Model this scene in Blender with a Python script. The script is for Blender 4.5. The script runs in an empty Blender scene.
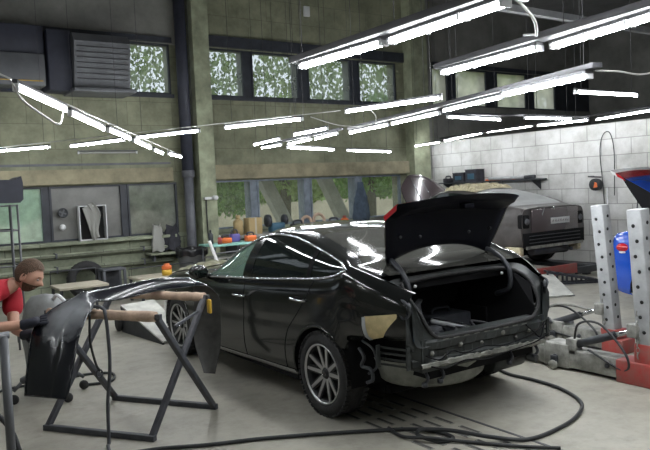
import bpy, bmesh, math, random
import numpy as np
from mathutils import Vector, Matrix, Euler

random.seed(7)
SC = bpy.context.scene
COL = SC.collection
R = math.radians
PI = math.pi

# ------------------------------------------------------------------ camera
cam_d = bpy.data.cameras.new('camera')
cam = bpy.data.objects.new('camera', cam_d)
COL.objects.link(cam)
cam_d.sensor_fit = 'HORIZONTAL'
cam_d.sensor_width = 36.0
cam_d.lens = 36.0 * 694.78 / 650.0
cam_d.clip_start = 0.05
cam_d.clip_end = 300
cam.matrix_world = (Matrix.Translation((0, 0, 1.787)) @ Matrix.Rotation(R(-34.477), 4, 'Z')
                    @ Matrix.Rotation(R(90 - 3.023), 4, 'X') @ Matrix.Rotation(R(-2.611), 4, 'Z'))
SC.camera = cam

# ------------------------------------------------------------------ world, exposure
w = bpy.data.worlds.new('overcast_sky')
SC.world = w
w.use_nodes = True
bg = w.node_tree.nodes['Background']
bg.inputs['Color'].default_value = (0.80, 0.90, 1.0, 1)
bg.inputs['Strength'].default_value = 1.7
SC.view_settings.view_transform = 'Standard'
SC.view_settings.look = 'None'
SC.view_settings.exposure = 0.28
SC.view_settings.gamma = 1.0
SC.view_settings.use_curve_mapping = False
SC.cycles.use_denoising = True
SC.cycles.max_bounces = 8
SC.cycles.diffuse_bounces = 4
SC.cycles.glossy_bounces = 4
SC.cycles.transparent_max_bounces = 12
SC.cycles.caustics_reflective = False
SC.cycles.caustics_refractive = False
SC.cycles.sample_clamp_indirect = 4.0
TUBE_STRENGTH = 75.0

# ------------------------------------------------------------------ materials
def mat(name, col, rough=0.6, metal=0.0, spec=0.5, coat=0.0, var=0.0, vscale=4.0, col2=None,
        bump=0.0, bscale=30.0, alpha=1.0, trans=0.0, emit=None, estr=0.0, stain=None, rvar=0.0):
    m = bpy.data.materials.new(name)
    m.use_nodes = True
    nt = m.node_tree
    b = nt.nodes['Principled BSDF']
    b.inputs['Base Color'].default_value = (*col, 1)
    b.inputs['Roughness'].default_value = rough
    b.inputs['Metallic'].default_value = metal
    b.inputs['Specular IOR Level'].default_value = spec
    b.inputs['Coat Weight'].default_value = coat
    b.inputs['Coat Roughness'].default_value = 0.06
    b.inputs['Alpha'].default_value = alpha
    b.inputs['Transmission Weight'].default_value = trans
    if emit:
        b.inputs['Emission Color'].default_value = (*emit, 1)
        b.inputs['Emission Strength'].default_value = estr
    if var or bump or rvar:
        tc = nt.nodes.new('ShaderNodeTexCoord')
    if var or rvar:
        n = nt.nodes.new('ShaderNodeTexNoise')
        n.inputs['Scale'].default_value = vscale
        n.inputs['Detail'].default_value = 7
        n.inputs['Roughness'].default_value = 0.65
        nt.links.new(tc.outputs['Object'], n.inputs['Vector'])
    if var:
        rp = nt.nodes.new('ShaderNodeValToRGB')
        rp.color_ramp.elements[0].position = 0.32
        rp.color_ramp.elements[1].position = 0.68
        c2 = col2 if col2 else tuple(min(1, c * (1 + var)) for c in col)
        c1 = col if col2 else tuple(c * (1 - var) for c in col)
        rp.color_ramp.elements[0].color = (*c1, 1)
        rp.color_ramp.elements[1].color = (*c2, 1)
        nt.links.new(n.outputs['Fac'], rp.inputs['Fac'])
        nt.links.new(rp.outputs['Color'], b.inputs['Base Color'])
    if rvar:
        mr = nt.nodes.new('ShaderNodeMapRange')
        mr.inputs['To Min'].default_value = max(0.02, rough - rvar)
        mr.inputs['To Max'].default_value = rough + rvar
        nt.links.new(n.outputs['Fac'], mr.inputs['Value'])
        nt.links.new(mr.outputs['Result'], b.inputs['Roughness'])
    if bump:
        n2 = nt.nodes.new('ShaderNodeTexNoise')
        n2.inputs['Scale'].default_value = bscale
        n2.inputs['Detail'].default_value = 5
        nt.links.new(tc.outputs['Object'], n2.inputs['Vector'])
        bp = nt.nodes.new('ShaderNodeBump')
        bp.inputs['Strength'].default_value = bump
        bp.inputs['Distance'].default_value = 0.01
        nt.links.new(n2.outputs['Fac'], bp.inputs['Height'])
        nt.links.new(bp.outputs['Normal'], b.inputs['Normal'])
    return m

def node_floor():
    m = mat('concrete_floor', (0.36, 0.34, 0.30), 0.55, var=0.15, vscale=1.0, bump=0.15, bscale=40)
    nt = m.node_tree
    b = nt.nodes['Principled BSDF']
    tc = nt.nodes.new('ShaderNodeTexCoord')
    ns = []
    for sc, lo, hi, c0, c1 in ((0.55, 0.38, 0.66, (0.295, 0.28, 0.235, 1), (0.41, 0.395, 0.338, 1)),
                               (7.0, 0.25, 0.55, (0.70, 0.70, 0.70, 1), (1, 1, 1, 1)),
                               (2.3, 0.30, 0.46, (0.66, 0.66, 0.65, 1), (1, 1, 1, 1))):
        n = nt.nodes.new('ShaderNodeTexNoise')
        n.inputs['Scale'].default_value = sc
        n.inputs['Detail'].default_value = 9
        n.inputs['Roughness'].default_value = 0.7
        nt.links.new(tc.outputs['Object'], n.inputs['Vector'])
        rp = nt.nodes.new('ShaderNodeValToRGB')
        rp.color_ramp.elements[0].position = lo
        rp.color_ramp.elements[1].position = hi
        rp.color_ramp.elements[0].color = c0
        rp.color_ramp.elements[1].color = c1
        nt.links.new(n.outputs['Fac'], rp.inputs['Fac'])
        ns.append(rp)
    out = ns[0].outputs['Color']
    for k in (1, 2):
        mx = nt.nodes.new('ShaderNodeMix')
        mx.data_type = 'RGBA'
        mx.blend_type = 'MULTIPLY'
        mx.inputs[0].default_value = 0.8
        nt.links.new(out, mx.inputs[6])
        nt.links.new(ns[k].outputs['Color'], mx.inputs[7])
        out = mx.outputs[2]
    nt.links.new(out, b.inputs['Base Color'])
    return m

def node_blocks(name, c1, c2, cm, bw, bh, mortar, axis='YZ', rough=0.8, off=0.5, stainy=0.35):
    """painted masonry: brick texture on the wall plane"""
    m = mat(name, c1, rough)
    nt = m.node_tree
    b = nt.nodes['Principled BSDF']
    tc = nt.nodes.new('ShaderNodeTexCoord')
    sp = nt.nodes.new('ShaderNodeSeparateXYZ')
    cb = nt.nodes.new('ShaderNodeCombineXYZ')
    nt.links.new(tc.outputs['Object'], sp.inputs[0])
    nt.links.new(sp.outputs[axis[0]], cb.inputs['X'])
    nt.links.new(sp.outputs[axis[1]], cb.inputs['Y'])
    br = nt.nodes.new('ShaderNodeTexBrick')
    br.inputs['Scale'].default_value = 1.0
    br.inputs['Color1'].default_value = (*c1, 1)
    br.inputs['Color2'].default_value = (*c2, 1)
    br.inputs['Mortar'].default_value = (*cm, 1)
    br.inputs['Mortar Size'].default_value = mortar
    br.inputs['Mortar Smooth'].default_value = 0.3
    br.inputs['Brick Width'].default_value = bw
    br.inputs['Row Height'].default_value = bh
    br.offset = off
    nt.links.new(cb.outputs[0], br.inputs['Vector'])
    n = nt.nodes.new('ShaderNodeTexNoise')
    n.inputs['Scale'].default_value = 1.7
    n.inputs['Detail'].default_value = 8
    n.inputs['Roughness'].default_value = 0.7
    nt.links.new(tc.outputs['Object'], n.inputs['Vector'])
    rp = nt.nodes.new('ShaderNodeValToRGB')
    rp.color_ramp.elements[0].position = 0.34
    rp.color_ramp.elements[1].position = 0.62
    v = 1 - stainy
    rp.color_ramp.elements[0].color = (v, v * 0.99, v * 0.96, 1)
    rp.color_ramp.elements[1].color = (1, 1, 1, 1)
    nt.links.new(n.outputs['Fac'], rp.inputs['Fac'])
    mx = nt.nodes.new('ShaderNodeMix')
    mx.data_type = 'RGBA'
    mx.blend_type = 'MULTIPLY'
    mx.inputs[0].default_value = 1.0
    nt.links.new(br.outputs['Color'], mx.inputs[6])
    nt.links.new(rp.outputs['Color'], mx.inputs[7])
    nt.links.new(mx.outputs[2], b.inputs['Base Color'])
    bp = nt.nodes.new('ShaderNodeBump')
    bp.inputs['Strength'].default_value = 0.5
    bp.inputs['Distance'].default_value = 0.01
    bp.invert = True
    nt.links.new(br.outputs['Fac'], bp.inputs['Height'])
    nt.links.new(bp.outputs['Normal'], b.inputs['Normal'])
    return m

M = {}
M['floor'] = node_floor()
M['block'] = node_blocks('white_block', (0.66, 0.66, 0.65), (0.60, 0.60, 0.59), (0.38, 0.38, 0.37), 0.62, 0.31, 0.010)
M['wall'] = node_blocks('olive_brick', (0.27, 0.28, 0.19), (0.245, 0.255, 0.175), (0.185, 0.19, 0.13), 0.9, 0.45, 0.007, 'XZ', stainy=0.45)
M['wall_low'] = node_blocks('pale_green_wall', (0.34, 0.37, 0.27), (0.29, 0.32, 0.23), (0.15, 0.16, 0.12), 1.1, 0.24, 0.008, 'XZ', stainy=0.55)
M['wall_dark'] = mat('dark_wall_panel', (0.20, 0.20, 0.185), 0.85, var=0.3, vscale=1.2)
M['wall_plain'] = mat('plain_wall', (0.22, 0.23, 0.19), 0.85, var=0.25, vscale=0.8)
M['lintel'] = mat('lintel_concrete', (0.25, 0.225, 0.15), 0.85, var=0.35, vscale=2.5)
M['column'] = mat('column_paint', (0.27, 0.29, 0.20), 0.8, var=0.35, vscale=3)
M['ceiling'] = mat('ceiling_slab', (0.22, 0.22, 0.22), 0.9, var=0.2, vscale=0.7)
M['girder'] = mat('girder_steel', (0.17, 0.17, 0.165), 0.7, var=0.3)
M['frame'] = mat('window_frame_paint', (0.028, 0.032, 0.042), 0.5, var=0.3, vscale=6)
M['frame_blue'] = mat('window_frame_blue', (0.16, 0.19, 0.23), 0.5, var=0.3, vscale=6)
def glass(name, col, alpha, rough=0.1, var=0.4, vs=2.5):
    return mat(name, col, rough, alpha=alpha, spec=0.5, var=var, vscale=vs)
M['film_glass'] = glass('filmed_glass', (0.17, 0.18, 0.155), 0.88, 0.16)
M['mint_glass'] = glass('mint_glass', (0.36, 0.52, 0.42), 0.60, 0.2)
def pane(name, col, ft, fd=0.1):
    """dirty pane: part see-through, part dust that scatters the light falling on either side"""
    m = bpy.data.materials.new(name)
    m.use_nodes = True
    nt = m.node_tree
    nt.nodes.remove(nt.nodes['Principled BSDF'])
    out = nt.nodes['Material Output']
    tl = nt.nodes.new('ShaderNodeBsdfTranslucent'); tp = nt.nodes.new('ShaderNodeBsdfTransparent'); df = nt.nodes.new('ShaderNodeBsdfDiffuse'); gl = nt.nodes.new('ShaderNodeBsdfGlossy')
    gl.inputs['Roughness'].default_value = 0.12
    tc = nt.nodes.new('ShaderNodeTexCoord'); n = nt.nodes.new('ShaderNodeTexNoise'); rp = nt.nodes.new('ShaderNodeValToRGB')
    n.inputs['Scale'].default_value = 2.5; n.inputs['Detail'].default_value = 7
    rp.color_ramp.elements[0].position = 0.3; rp.color_ramp.elements[1].position = 0.7
    rp.color_ramp.elements[0].color = (*[c * 0.7 for c in col], 1); rp.color_ramp.elements[1].color = (*[min(1, c * 1.2) for c in col], 1)
    nt.links.new(tc.outputs['Object'], n.inputs['Vector']); nt.links.new(n.outputs['Fac'], rp.inputs['Fac'])
    for b in (tl, df): nt.links.new(rp.outputs['Color'], b.inputs['Color'])
    def mx(f, a, b):
        k = nt.nodes.new('ShaderNodeMixShader'); k.inputs[0].default_value = f
        nt.links.new(a.outputs[0], k.inputs[1]); nt.links.new(b.outputs[0], k.inputs[2]); return k
    s = mx(0.04, mx(fd, mx(ft, tp, tl), df), gl)
    nt.links.new(s.outputs[0], out.inputs['Surface'])
    return m
M['dusty_glass'] = pane('dusty_glass', (0.30, 0.32, 0.27), 0.45, 0.25)
M['warm_glass'] = pane('warm_filmed_glass', (0.66, 0.62, 0.50), 0.85, 0.1)
M['clear_glass'] = pane('clear_glass', (0.42, 0.44, 0.34), 0.18, 0.10)
M['grey_panel'] = mat('grey_plastic_panel', (0.165, 0.165, 0.155), 0.4, var=0.25, vscale=2)
M['grey_metal'] = mat('grey_sheet_metal', (0.115, 0.12, 0.13), 0.5, metal=0.2, var=0.2, vscale=3)
M['dark_metal'] = mat('dark_metal', (0.035, 0.038, 0.045), 0.5, var=0.3, vscale=6)
M['navy'] = mat('navy_dark_duct', (0.03, 0.033, 0.05), 0.6, var=0.2, vscale=4)
M['tube'] = mat('tube_light', (0.9, 0.9, 0.9), 0.4, emit=(0.95, 0.98, 1.0), estr=TUBE_STRENGTH)
M['tube_off'] = mat('tube_unlit', (0.45, 0.45, 0.44), 0.4)
M['white_plastic'] = mat('white_plastic', (0.62, 0.63, 0.64), 0.45)
M['twin_housing'] = mat('twin_lamp_housing', (0.09, 0.092, 0.098), 0.6)
M['rail'] = mat('lamp_rail_grey', (0.04, 0.04, 0.045), 0.6, var=0.2)
M['white_cable'] = mat('white_cable', (0.5, 0.5, 0.48), 0.6)
M['black_cable'] = mat('black_cable', (0.022, 0.024, 0.026), 0.55)
M['rubber'] = mat('tyre_rubber', (0.025, 0.025, 0.026), 0.8, bump=0.5, bscale=60, var=0.35, vscale=9)
M['paint'] = mat('black_car_paint', (0.0065, 0.0075, 0.0075), 0.14, spec=0.5, coat=0.3, rvar=0.04, vscale=2)
M['paint'].node_tree.nodes['Principled BSDF'].inputs['Coat Roughness'].default_value = 0.05
M['lid_inner'] = mat('lid_underside', (0.0022, 0.0026, 0.006), 0.55, spec=0.15)
M['liner'] = mat('black_liner', (0.010, 0.010, 0.011), 0.9, spec=0.15)
M['car_glass'] = mat('tinted_car_glass', (0.010, 0.014, 0.013), 0.03, spec=0.6, alpha=0.86)
M['green_glass'] = mat('green_car_glass', (0.20, 0.31, 0.25), 0.03, spec=0.8, alpha=0.66)
M['rear_glass'] = mat('rear_window_glass', (0.050, 0.050, 0.045), 0.07, spec=0.32, var=0.12, vscale=2)
M['chrome'] = mat('satin_chrome', (0.55, 0.56, 0.58), 0.22, metal=1.0)
M['slot'] = mat('slot_dark_grey', (0.07, 0.07, 0.065), 0.9)
M['grate'] = mat('floor_grate', (0.24, 0.24, 0.22), 0.6, var=0.3, vscale=5)
M['alloy'] = mat('machined_alloy', (0.52, 0.52, 0.53), 0.28, metal=0.85)
M['alloy_dark'] = mat('dark_alloy', (0.025, 0.026, 0.028), 0.4, metal=0.4)
M['primer'] = mat('yellow_filler', (0.56, 0.46, 0.25), 0.8, var=0.25, vscale=10)
M['dusty'] = mat('dusty_steel', (0.19, 0.19, 0.17), 0.75, var=0.55, vscale=9, bump=0.4, bscale=25)
M['dark_dusty'] = mat('dark_dusty_steel', (0.022, 0.026, 0.026), 0.5, var=0.6, vscale=7, rvar=0.15)
M['tub'] = mat('dusty_underbody', (0.21, 0.215, 0.19), 0.8, var=0.45, vscale=5)
M['red_lamp'] = mat('red_lamp_plastic', (0.42, 0.008, 0.015), 0.15, coat=0.5)
M['plum'] = mat('plum_grey_paint', (0.080, 0.062, 0.066), 0.2, metal=0.15, spec=0.6, coat=0.7)
M['plum_dusty'] = mat('dusty_grey_paint', (0.062, 0.056, 0.055), 0.42, spec=0.5, var=0.35, vscale=4)
M['dusty_rear'] = mat('dust_covered_glass', (0.27, 0.28, 0.28), 0.4, var=0.2, vscale=3)
M['blue'] = mat('blue_race_paint', (0.012, 0.075, 0.46), 0.18, spec=0.6, coat=0.6)
M['red_paint'] = mat('red_machine_paint', (0.36, 0.035, 0.032), 0.5, var=0.6, vscale=11, col2=(0.24, 0.10, 0.085), rvar=0.15)
M['white_paint'] = mat('white_stripe_paint', (0.7, 0.7, 0.7), 0.35)
M['tower'] = mat('pale_grey_steel', (0.36, 0.37, 0.38), 0.5, var=0.18, vscale=7)
M['hole'] = mat('hole_black', (0.012, 0.012, 0.012), 0.9)
M['bench_grey'] = mat('worn_grey_steel', (0.24, 0.24, 0.22), 0.6, var=0.5, vscale=9)
M['trestle'] = mat('trestle_steel', (0.055, 0.058, 0.068), 0.55, var=0.3, vscale=9)
M['wrap'] = mat('tan_foam_wrap', (0.45, 0.33, 0.25), 0.85, var=0.3, vscale=8, bump=0.4, bscale=20)
M['bumper'] = mat('black_bumper_paint', (0.005, 0.006, 0.010), 0.17, spec=0.45, coat=0.2)
M['bumper'].node_tree.nodes['Principled BSDF'].inputs['Coat Roughness'].default_value = 0.06
M['bumper_in'] = mat('raw_bumper_plastic', (0.05, 0.05, 0.047), 0.6, var=0.6, vscale=6, rvar=0.1)
M['sanded'] = mat('sanded_grey', (0.13, 0.135, 0.15), 0.5, var=0.3, vscale=9)
M['skin'] = mat('skin', (0.50, 0.28, 0.20), 0.55, var=0.08, vscale=8)
M['hair'] = mat('brown_hair', (0.075, 0.042, 0.024), 0.8, bump=0.8, bscale=120, var=0.4, vscale=60)
M['tee'] = mat('red_cotton', (0.36, 0.010, 0.022), 0.85, bump=0.3, bscale=18)
M['pants'] = mat('grey_trousers', (0.09, 0.09, 0.10), 0.9, bump=0.3, bscale=18)
M['glove'] = mat('navy_glove', (0.011, 0.013, 0.024), 0.7, bump=0.3, bscale=40)
M['white_eye'] = mat('eye_white', (0.35, 0.33, 0.31), 0.5)
M['wood'] = mat('pale_board', (0.47, 0.43, 0.34), 0.75, var=0.15, vscale=3)
M['grey_bin'] = mat('grey_bin_plastic', (0.16, 0.165, 0.17), 0.55, var=0.15)
M['bag'] = mat('black_bag', (0.012, 0.012, 0.014), 0.35, bump=0.7, bscale=15)
M['orange'] = mat('orange_plastic', (0.65, 0.14, 0.03), 0.45)
M['yellow'] = mat('yellow_label', (0.62, 0.38, 0.04), 0.5)
M['teal'] = mat('teal_top', (0.22, 0.45, 0.40), 0.5, var=0.2)
M['tan_box'] = mat('cardboard', (0.40, 0.30, 0.15), 0.85, var=0.15)
M['tool_blue'] = mat('tool_blue', (0.03, 0.09, 0.14), 0.45)
M['purple'] = mat('purple_plastic', (0.10, 0.08, 0.28), 0.5)
M['wrap_grey'] = mat('grey_wrap_sheet', (0.17, 0.175, 0.175), 0.5, var=0.3, vscale=6)
M['cloth_grey'] = mat('grey_cloth', (0.32, 0.32, 0.30), 0.9, bump=0.5, bscale=10)
M['cloth_dark'] = mat('dark_cloth', (0.028, 0.028, 0.036), 0.9, var=0.5, vscale=7)
M['cloth_blue'] = mat('blue_grey_cloth', (0.06, 0.085, 0.12), 0.9, var=0.3, vscale=8)
M['olive_sheet'] = mat('olive_sheet', (0.16, 0.155, 0.095), 0.75, var=0.4, vscale=12)
M['foam'] = mat('beige_foam', (0.48, 0.43, 0.29), 0.9, var=0.3, vscale=14, bump=0.6, bscale=25)
M['white_steel'] = mat('white_ramp_steel', (0.50, 0.50, 0.46), 0.6, var=0.25, vscale=5)
M['pipe_grey'] = mat('pipe_paint', (0.10, 0.105, 0.12), 0.55, var=0.3, vscale=4)
M['leaf'] = mat('leaf', (0.17, 0.33, 0.07), 0.7, var=0.5, vscale=3)
M['leaf_pale'] = mat('pale_leaf', (0.30, 0.42, 0.13), 0.7, var=0.5, vscale=3)
M['hedge'] = mat('hedge_green', (0.10, 0.19, 0.045), 0.8, var=0.6, vscale=1.6, col2=(0.30, 0.38, 0.13), bump=0.8, bscale=4)
M['bark'] = mat('bark', (0.10, 0.085, 0.065), 0.9, var=0.3, vscale=9)
M['sand'] = mat('sandy_ground', (0.44, 0.40, 0.29), 0.95, var=0.3, vscale=0.6)
M['plate'] = mat('number_plate_white', (0.55, 0.55, 0.55), 0.5)
M['ink'] = mat('black_ink', (0.02, 0.02, 0.02), 0.6)
M['seat'] = mat('dark_seat', (0.02, 0.02, 0.021), 0.8)
M['concrete_pale'] = mat('pale_concrete', (0.34, 0.34, 0.31), 0.85, var=0.2)

# ------------------------------------------------------------------ mesh helpers
class MB:
    """collects shapes and links them as ONE mesh object"""
    def __init__(self):
        self.bm = bmesh.new()
        self.mats = []
        self.cur = 0
        self.smooth = False
    def m(self, name):
        if name not in self.mats:
            self.mats.append(name)
        self.cur = self.mats.index(name)
        return self
    def _f(self, vs, smooth=None):
        try:
            f = self.bm.faces.new(vs)
        except ValueError:
            return None
        f.material_index = self.cur
        f.smooth = self.smooth if smooth is None else smooth
        return f
    def quad(self, a, b, c, d, smooth=False):
        vs = [self.bm.verts.new(p) for p in (a, b, c, d)]
        return self._f(vs, smooth)
    def poly(self, pts):
        return self._f([self.bm.verts.new(p) for p in pts])
    def box(self, x0, x1, y0, y1, z0, z1, bev=0.0, mtx=None):
        b2 = bmesh.new()
        bmesh.ops.create_cube(b2, size=1.0)
        for v in b2.verts:
            v.co = Vector(((x0 + x1) / 2 + v.co.x * (x1 - x0), (y0 + y1) / 2 + v.co.y * (y1 - y0), (z0 + z1) / 2 + v.co.z * (z1 - z0)))
        if bev:
            bmesh.ops.bevel(b2, geom=b2.edges[:], offset=bev, segments=2, affect='EDGES', profile=0.5)
        self._merge(b2, mtx, bev > 0)
        return self
    def _merge(self, b2, mtx=None, smooth=False):
        mp = {}
        for v in b2.verts:
            co = v.co if mtx is None else mtx @ v.co
            mp[v] = self.bm.verts.new(co)
        for f in b2.faces:
            self._f([mp[v] for v in f.verts], smooth)
        b2.free()
    def bar(self, p, q, wx, wz, up=(0, 0, 1), bev=0.0):
        """rectangular bar from p to q, wx wide and wz along up"""
        p, q = Vector(p), Vector(q)
        d = (q - p)
        L = d.length
        d.normalize()
        u = Vector(up)
        s = d.cross(u)
        if s.length < 1e-4:
            s = d.cross(Vector((1, 0, 0)))
        s.normalize()
        u = s.cross(d)
        mt = Matrix((( d.x, s.x, u.x, p.x), (d.y, s.y, u.y, p.y), (d.z, s.z, u.z, p.z), (0, 0, 0, 1)))
        return self.box(0, L, -wx / 2, wx / 2, -wz / 2, wz / 2, bev, mt)
    def tube(self, pts, r, n=8, caps=True, smooth=True):
        pts = [Vector(p) for p in pts]
        rs = r if isinstance(r, (list, tuple)) else [r] * len(pts)
        rings = []
        prev = None
        for i, p in enumerate(pts):
            if i == 0: d = pts[1] - p
            elif i == len(pts) - 1: d = p - pts[i - 1]
            else: d = (pts[i + 1] - pts[i - 1])
            if d.length < 1e-9: d = Vector((0, 0, 1))
            d.normalize()
            if prev is None:
                u = d.orthogonal().normalized()
            else:
                u = (prev - d * prev.dot(d))
                if u.length < 1e-6: u = d.orthogonal()
                u.normalize()
            prev = u
            s = d.cross(u)
            rings.append([self.bm.verts.new(p + (u * math.cos(2 * PI * k / n) + s * math.sin(2 * PI * k / n)) * rs[i]) for k in range(n)])
        for a, b in zip(rings, rings[1:]):
            for k in range(n):
                self._f([a[k], a[(k + 1) % n], b[(k + 1) % n], b[k]], smooth)
        if caps:
            self._f(list(reversed(rings[0])), False)
            self._f(rings[-1], False)
        return self
    def lathe(self, prof, mtx=None, n=24, smooth=True, closed=False, caps=True):
        """profile of (r, h) spun about local z"""
        rings = []
        for r, h in prof:
            ring = []
            for k in range(n):
                a = 2 * PI * k / n
                co = Vector((r * math.cos(a), r * math.sin(a), h))
                ring.append(self.bm.verts.new(co if mtx is None else mtx @ co))
            rings.append(ring)
        pr = list(zip(rings, rings[1:]))
        if closed: pr.append((rings[-1], rings[0]))
        for a, b in pr:
            for k in range(n):
                self._f([a[k], a[(k + 1) % n], b[(k + 1) % n], b[k]], smooth)
        if not closed:
            if caps and prof[0][0] > 1e-5: self._f(list(reversed(rings[0])), False)
            if caps and prof[-1][0] > 1e-5: self._f(rings[-1], False)
        return self
    def grid(self, P, smooth=True, skip=None, closed_u=False):
        """P[i][j] of points -> faces"""
        V = [[self.bm.verts.new(p) for p in row] for row in P]
        for i in range(len(V) - 1):
            for j in range(len(V[0]) - 1):
                if skip and skip(i, j): continue
                self._f([V[i][j], V[i + 1][j], V[i + 1][j + 1], V[i][j + 1]], smooth)
        return V
    def ball(self, c, r, sub=2, sc=(1, 1, 1), jit=0.0):
        b2 = bmesh.new()
        bmesh.ops.create_icosphere(b2, subdivisions=sub, radius=1.0)
        for v in b2.verts:
            k = 1 + random.uniform(-jit, jit)
            v.co = Vector((c[0] + v.co.x * r * sc[0] * k, c[1] + v.co.y * r * sc[1] * k, c[2] + v.co.z * r * sc[2] * k))
        self._merge(b2, None, True)
        return self
    def prism(self, pts, ext, smooth=False):
        """closed polygon pts (3D) extruded by vector ext"""
        e = Vector(ext)
        a = [self.bm.verts.new(p) for p in pts]
        b = [self.bm.verts.new(Vector(p) + e) for p in pts]
        self._f(list(reversed(a)), False)
        self._f(b, False)
        n = len(a)
        for k in range(n):
            self._f([a[k], a[(k + 1) % n], b[(k + 1) % n], b[k]], smooth)
        return self
    def build(self, name, parent=None, loc=None, weld=0.0, fix=True):
        if weld:
            bmesh.ops.remove_doubles(self.bm, verts=self.bm.verts[:], dist=weld)
        if fix:
            bmesh.ops.recalc_face_normals(self.bm, faces=self.bm.faces[:])
        me = bpy.data.meshes.new(name)
        self.bm.to_mesh(me)
        self.bm.free()
        for k in self.mats:
            me.materials.append(M[k])
        o = bpy.data.objects.new(name, me)
        COL.objects.link(o)
        if parent: o.parent = parent
        if loc: o.location = loc
        return o

def mb(m):
    b = MB()
    b.m(m)
    return b

def tag(o, label, cat, group=None, kind=None):
    if label: o['label'] = label
    if cat: o['category'] = cat
    if group: o['group'] = group
    if kind: o['kind'] = kind
    return o

def thing(name, label, cat, loc=(0, 0, 0), rz=0.0, group=None):
    o = bpy.data.objects.new(name, None)
    o.empty_display_size = 0.1
    COL.objects.link(o)
    o.location = loc
    o.rotation_euler = (0, 0, rz)
    return tag(o, label, cat, group)

def struct(b, name, parent=None):
    o = b.build(name, parent)
    if parent is None: o['kind'] = 'structure'
    return o

def dup(root, loc, rz=None, label=None):
    r = root.copy(); COL.objects.link(r); r.location = loc
    if rz is not None: r.rotation_euler = (0, 0, rz)
    if label: r['label'] = label
    for ch in list(root.children):
        c = ch.copy(); COL.objects.link(c); c.parent = r
        for g in ch.children:
            d = g.copy(); COL.objects.link(d); d.parent = c
    return r

def pchip(xs, ys):
    xs = np.array(xs, float); ys = np.array(ys, float)
    o = np.argsort(xs); xs = xs[o]; ys = ys[o]
    h = np.diff(xs); d = np.diff(ys) / h
    m = np.zeros_like(ys)
    m[0] = d[0]; m[-1] = d[-1]
    for i in range(1, len(xs) - 1):
        if d[i - 1] * d[i] > 0:
            w1 = 2 * h[i] + h[i - 1]; w2 = h[i] + 2 * h[i - 1]
            m[i] = (w1 + w2) / (w1 / d[i - 1] + w2 / d[i])
    def fn(x):
        x = min(max(x, xs[0]), xs[-1])
        i = min(max(int(np.searchsorted(xs, x) - 1), 0), len(xs) - 2)
        t = (x - xs[i]) / h[i]
        return float((2*t**3-3*t**2+1)*ys[i] + (t**3-2*t**2+t)*h[i]*m[i] + (-2*t**3+3*t**2)*ys[i+1] + (t**3-t**2)*h[i]*m[i+1])
    return fn

def spline(pts, n=8):
    """Catmull-Rom through points"""
    P = [Vector(p) for p in pts]
    P = [P[0] * 2 - P[1]] + P + [P[-1] * 2 - P[-2]]
    out = []
    for i in range(1, len(P) - 2):
        for k in range(n):
            t = k / n
            a, b, c, d = P[i - 1], P[i], P[i + 1], P[i + 2]
            out.append(0.5 * ((2 * b) + (c - a) * t + (2 * a - 5 * b + 4 * c - d) * t * t + (3 * b - a - 3 * c + d) * t ** 3))
    out.append(P[-2])
    return out

# ------------------------------------------------------------------ the room
XL, XR, YF, YB, ZC, XW = -5.0, 19.0, -5.0, 13.0, 6.35, 12.1
b = mb('floor'); b.box(XL, XR, YF, YB + 0.35, -0.2, 0); struct(b, 'floor')
b = mb('ceiling'); b.box(XL, XR, YF, YB + 0.35, ZC, ZC + 0.2); struct(b, 'ceiling')
b = mb('wall_plain'); b.box(XL - 0.3, XL, YF, YB + 0.35, 0, ZC); struct(b, 'wall_left')
b = mb('wall_plain'); b.box(XL, XR, YF - 0.3, YF, 0, ZC); struct(b, 'wall_front')
b = mb('wall_dark'); b.box(XR, XR + 0.3, YF, YB + 0.35, 0, ZC); struct(b, 'wall_right')
b = mb('block'); b.box(XW, XW + 0.3, -3.0, YB, 0, 2.79); struct(b, 'wall_partition')

LOW = [(-2.4, -1.1), (-1.0, 0.2), (0.3, 1.5), (1.6, 2.9), (3.0, 4.32), (4.42, 5.42), (6.12, 7.1), (7.24, 8.46), (8.6, 9.88), (10.02, 11.25)]
UPP = [(-2.4, -1.1), (-1.0, 0.2), (0.3, 1.6), (1.7, 3.0), (3.1, 4.4), (4.48, 5.42), (6.14, 7.06), (7.24, 8.42), (8.66, 9.86), (10.08, 11.22),
       (12.4, 12.98), (13.24, 14.44), (14.82, 16.06), (16.36, 17.36)]
LZ, UZ = (1.04, 2.04), (3.76, 4.74)
T = 0.35
b = MB()
b.m('wall_low').box(XL, XW + 0.3, YB, YB + T, 0, LZ[0])
b.m('wall').box(XL, XW + 0.3, YB, YB + T, LZ[1], UZ[0])
b.m('wall_dark').box(XL, 5.75, YB, YB + T, UZ[1], ZC)
b.m('wall').box(5.75, XW + 0.3, YB, YB + T, UZ[1], ZC)
b.m('wall_dark').box(XW + 0.3, XR, YB, YB + T, UZ[1], ZC)
b.m('wall_dark').box(XW + 0.3, XR, YB, YB + T, 0, UZ[0])
def infill(spans, z0, z1, x0, x1, mt):
    x = x0
    for a, c in spans:
        if a > x: b.m(mt(x)).box(x, a, YB + 0.04, YB + T, z0, z1)
        x = c
    if x1 > x: b.m(mt(x)).box(x, x1, YB + 0.04, YB + T, z0, z1)
infill(LOW, LZ[0], LZ[1], XL, XW + 0.3, lambda x: 'wall' if x > 11 or x < -2.4 or 5.3 < x < 6 else 'frame_blue' if x > 6 else 'frame')
infill(UPP, UZ[0], UZ[1], XL, XR, lambda x: 'wall' if 11 < x < 12 or x < -2.4 or 5.3 < x < 6 else 'frame')
struct(b, 'wall_back')

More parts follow.
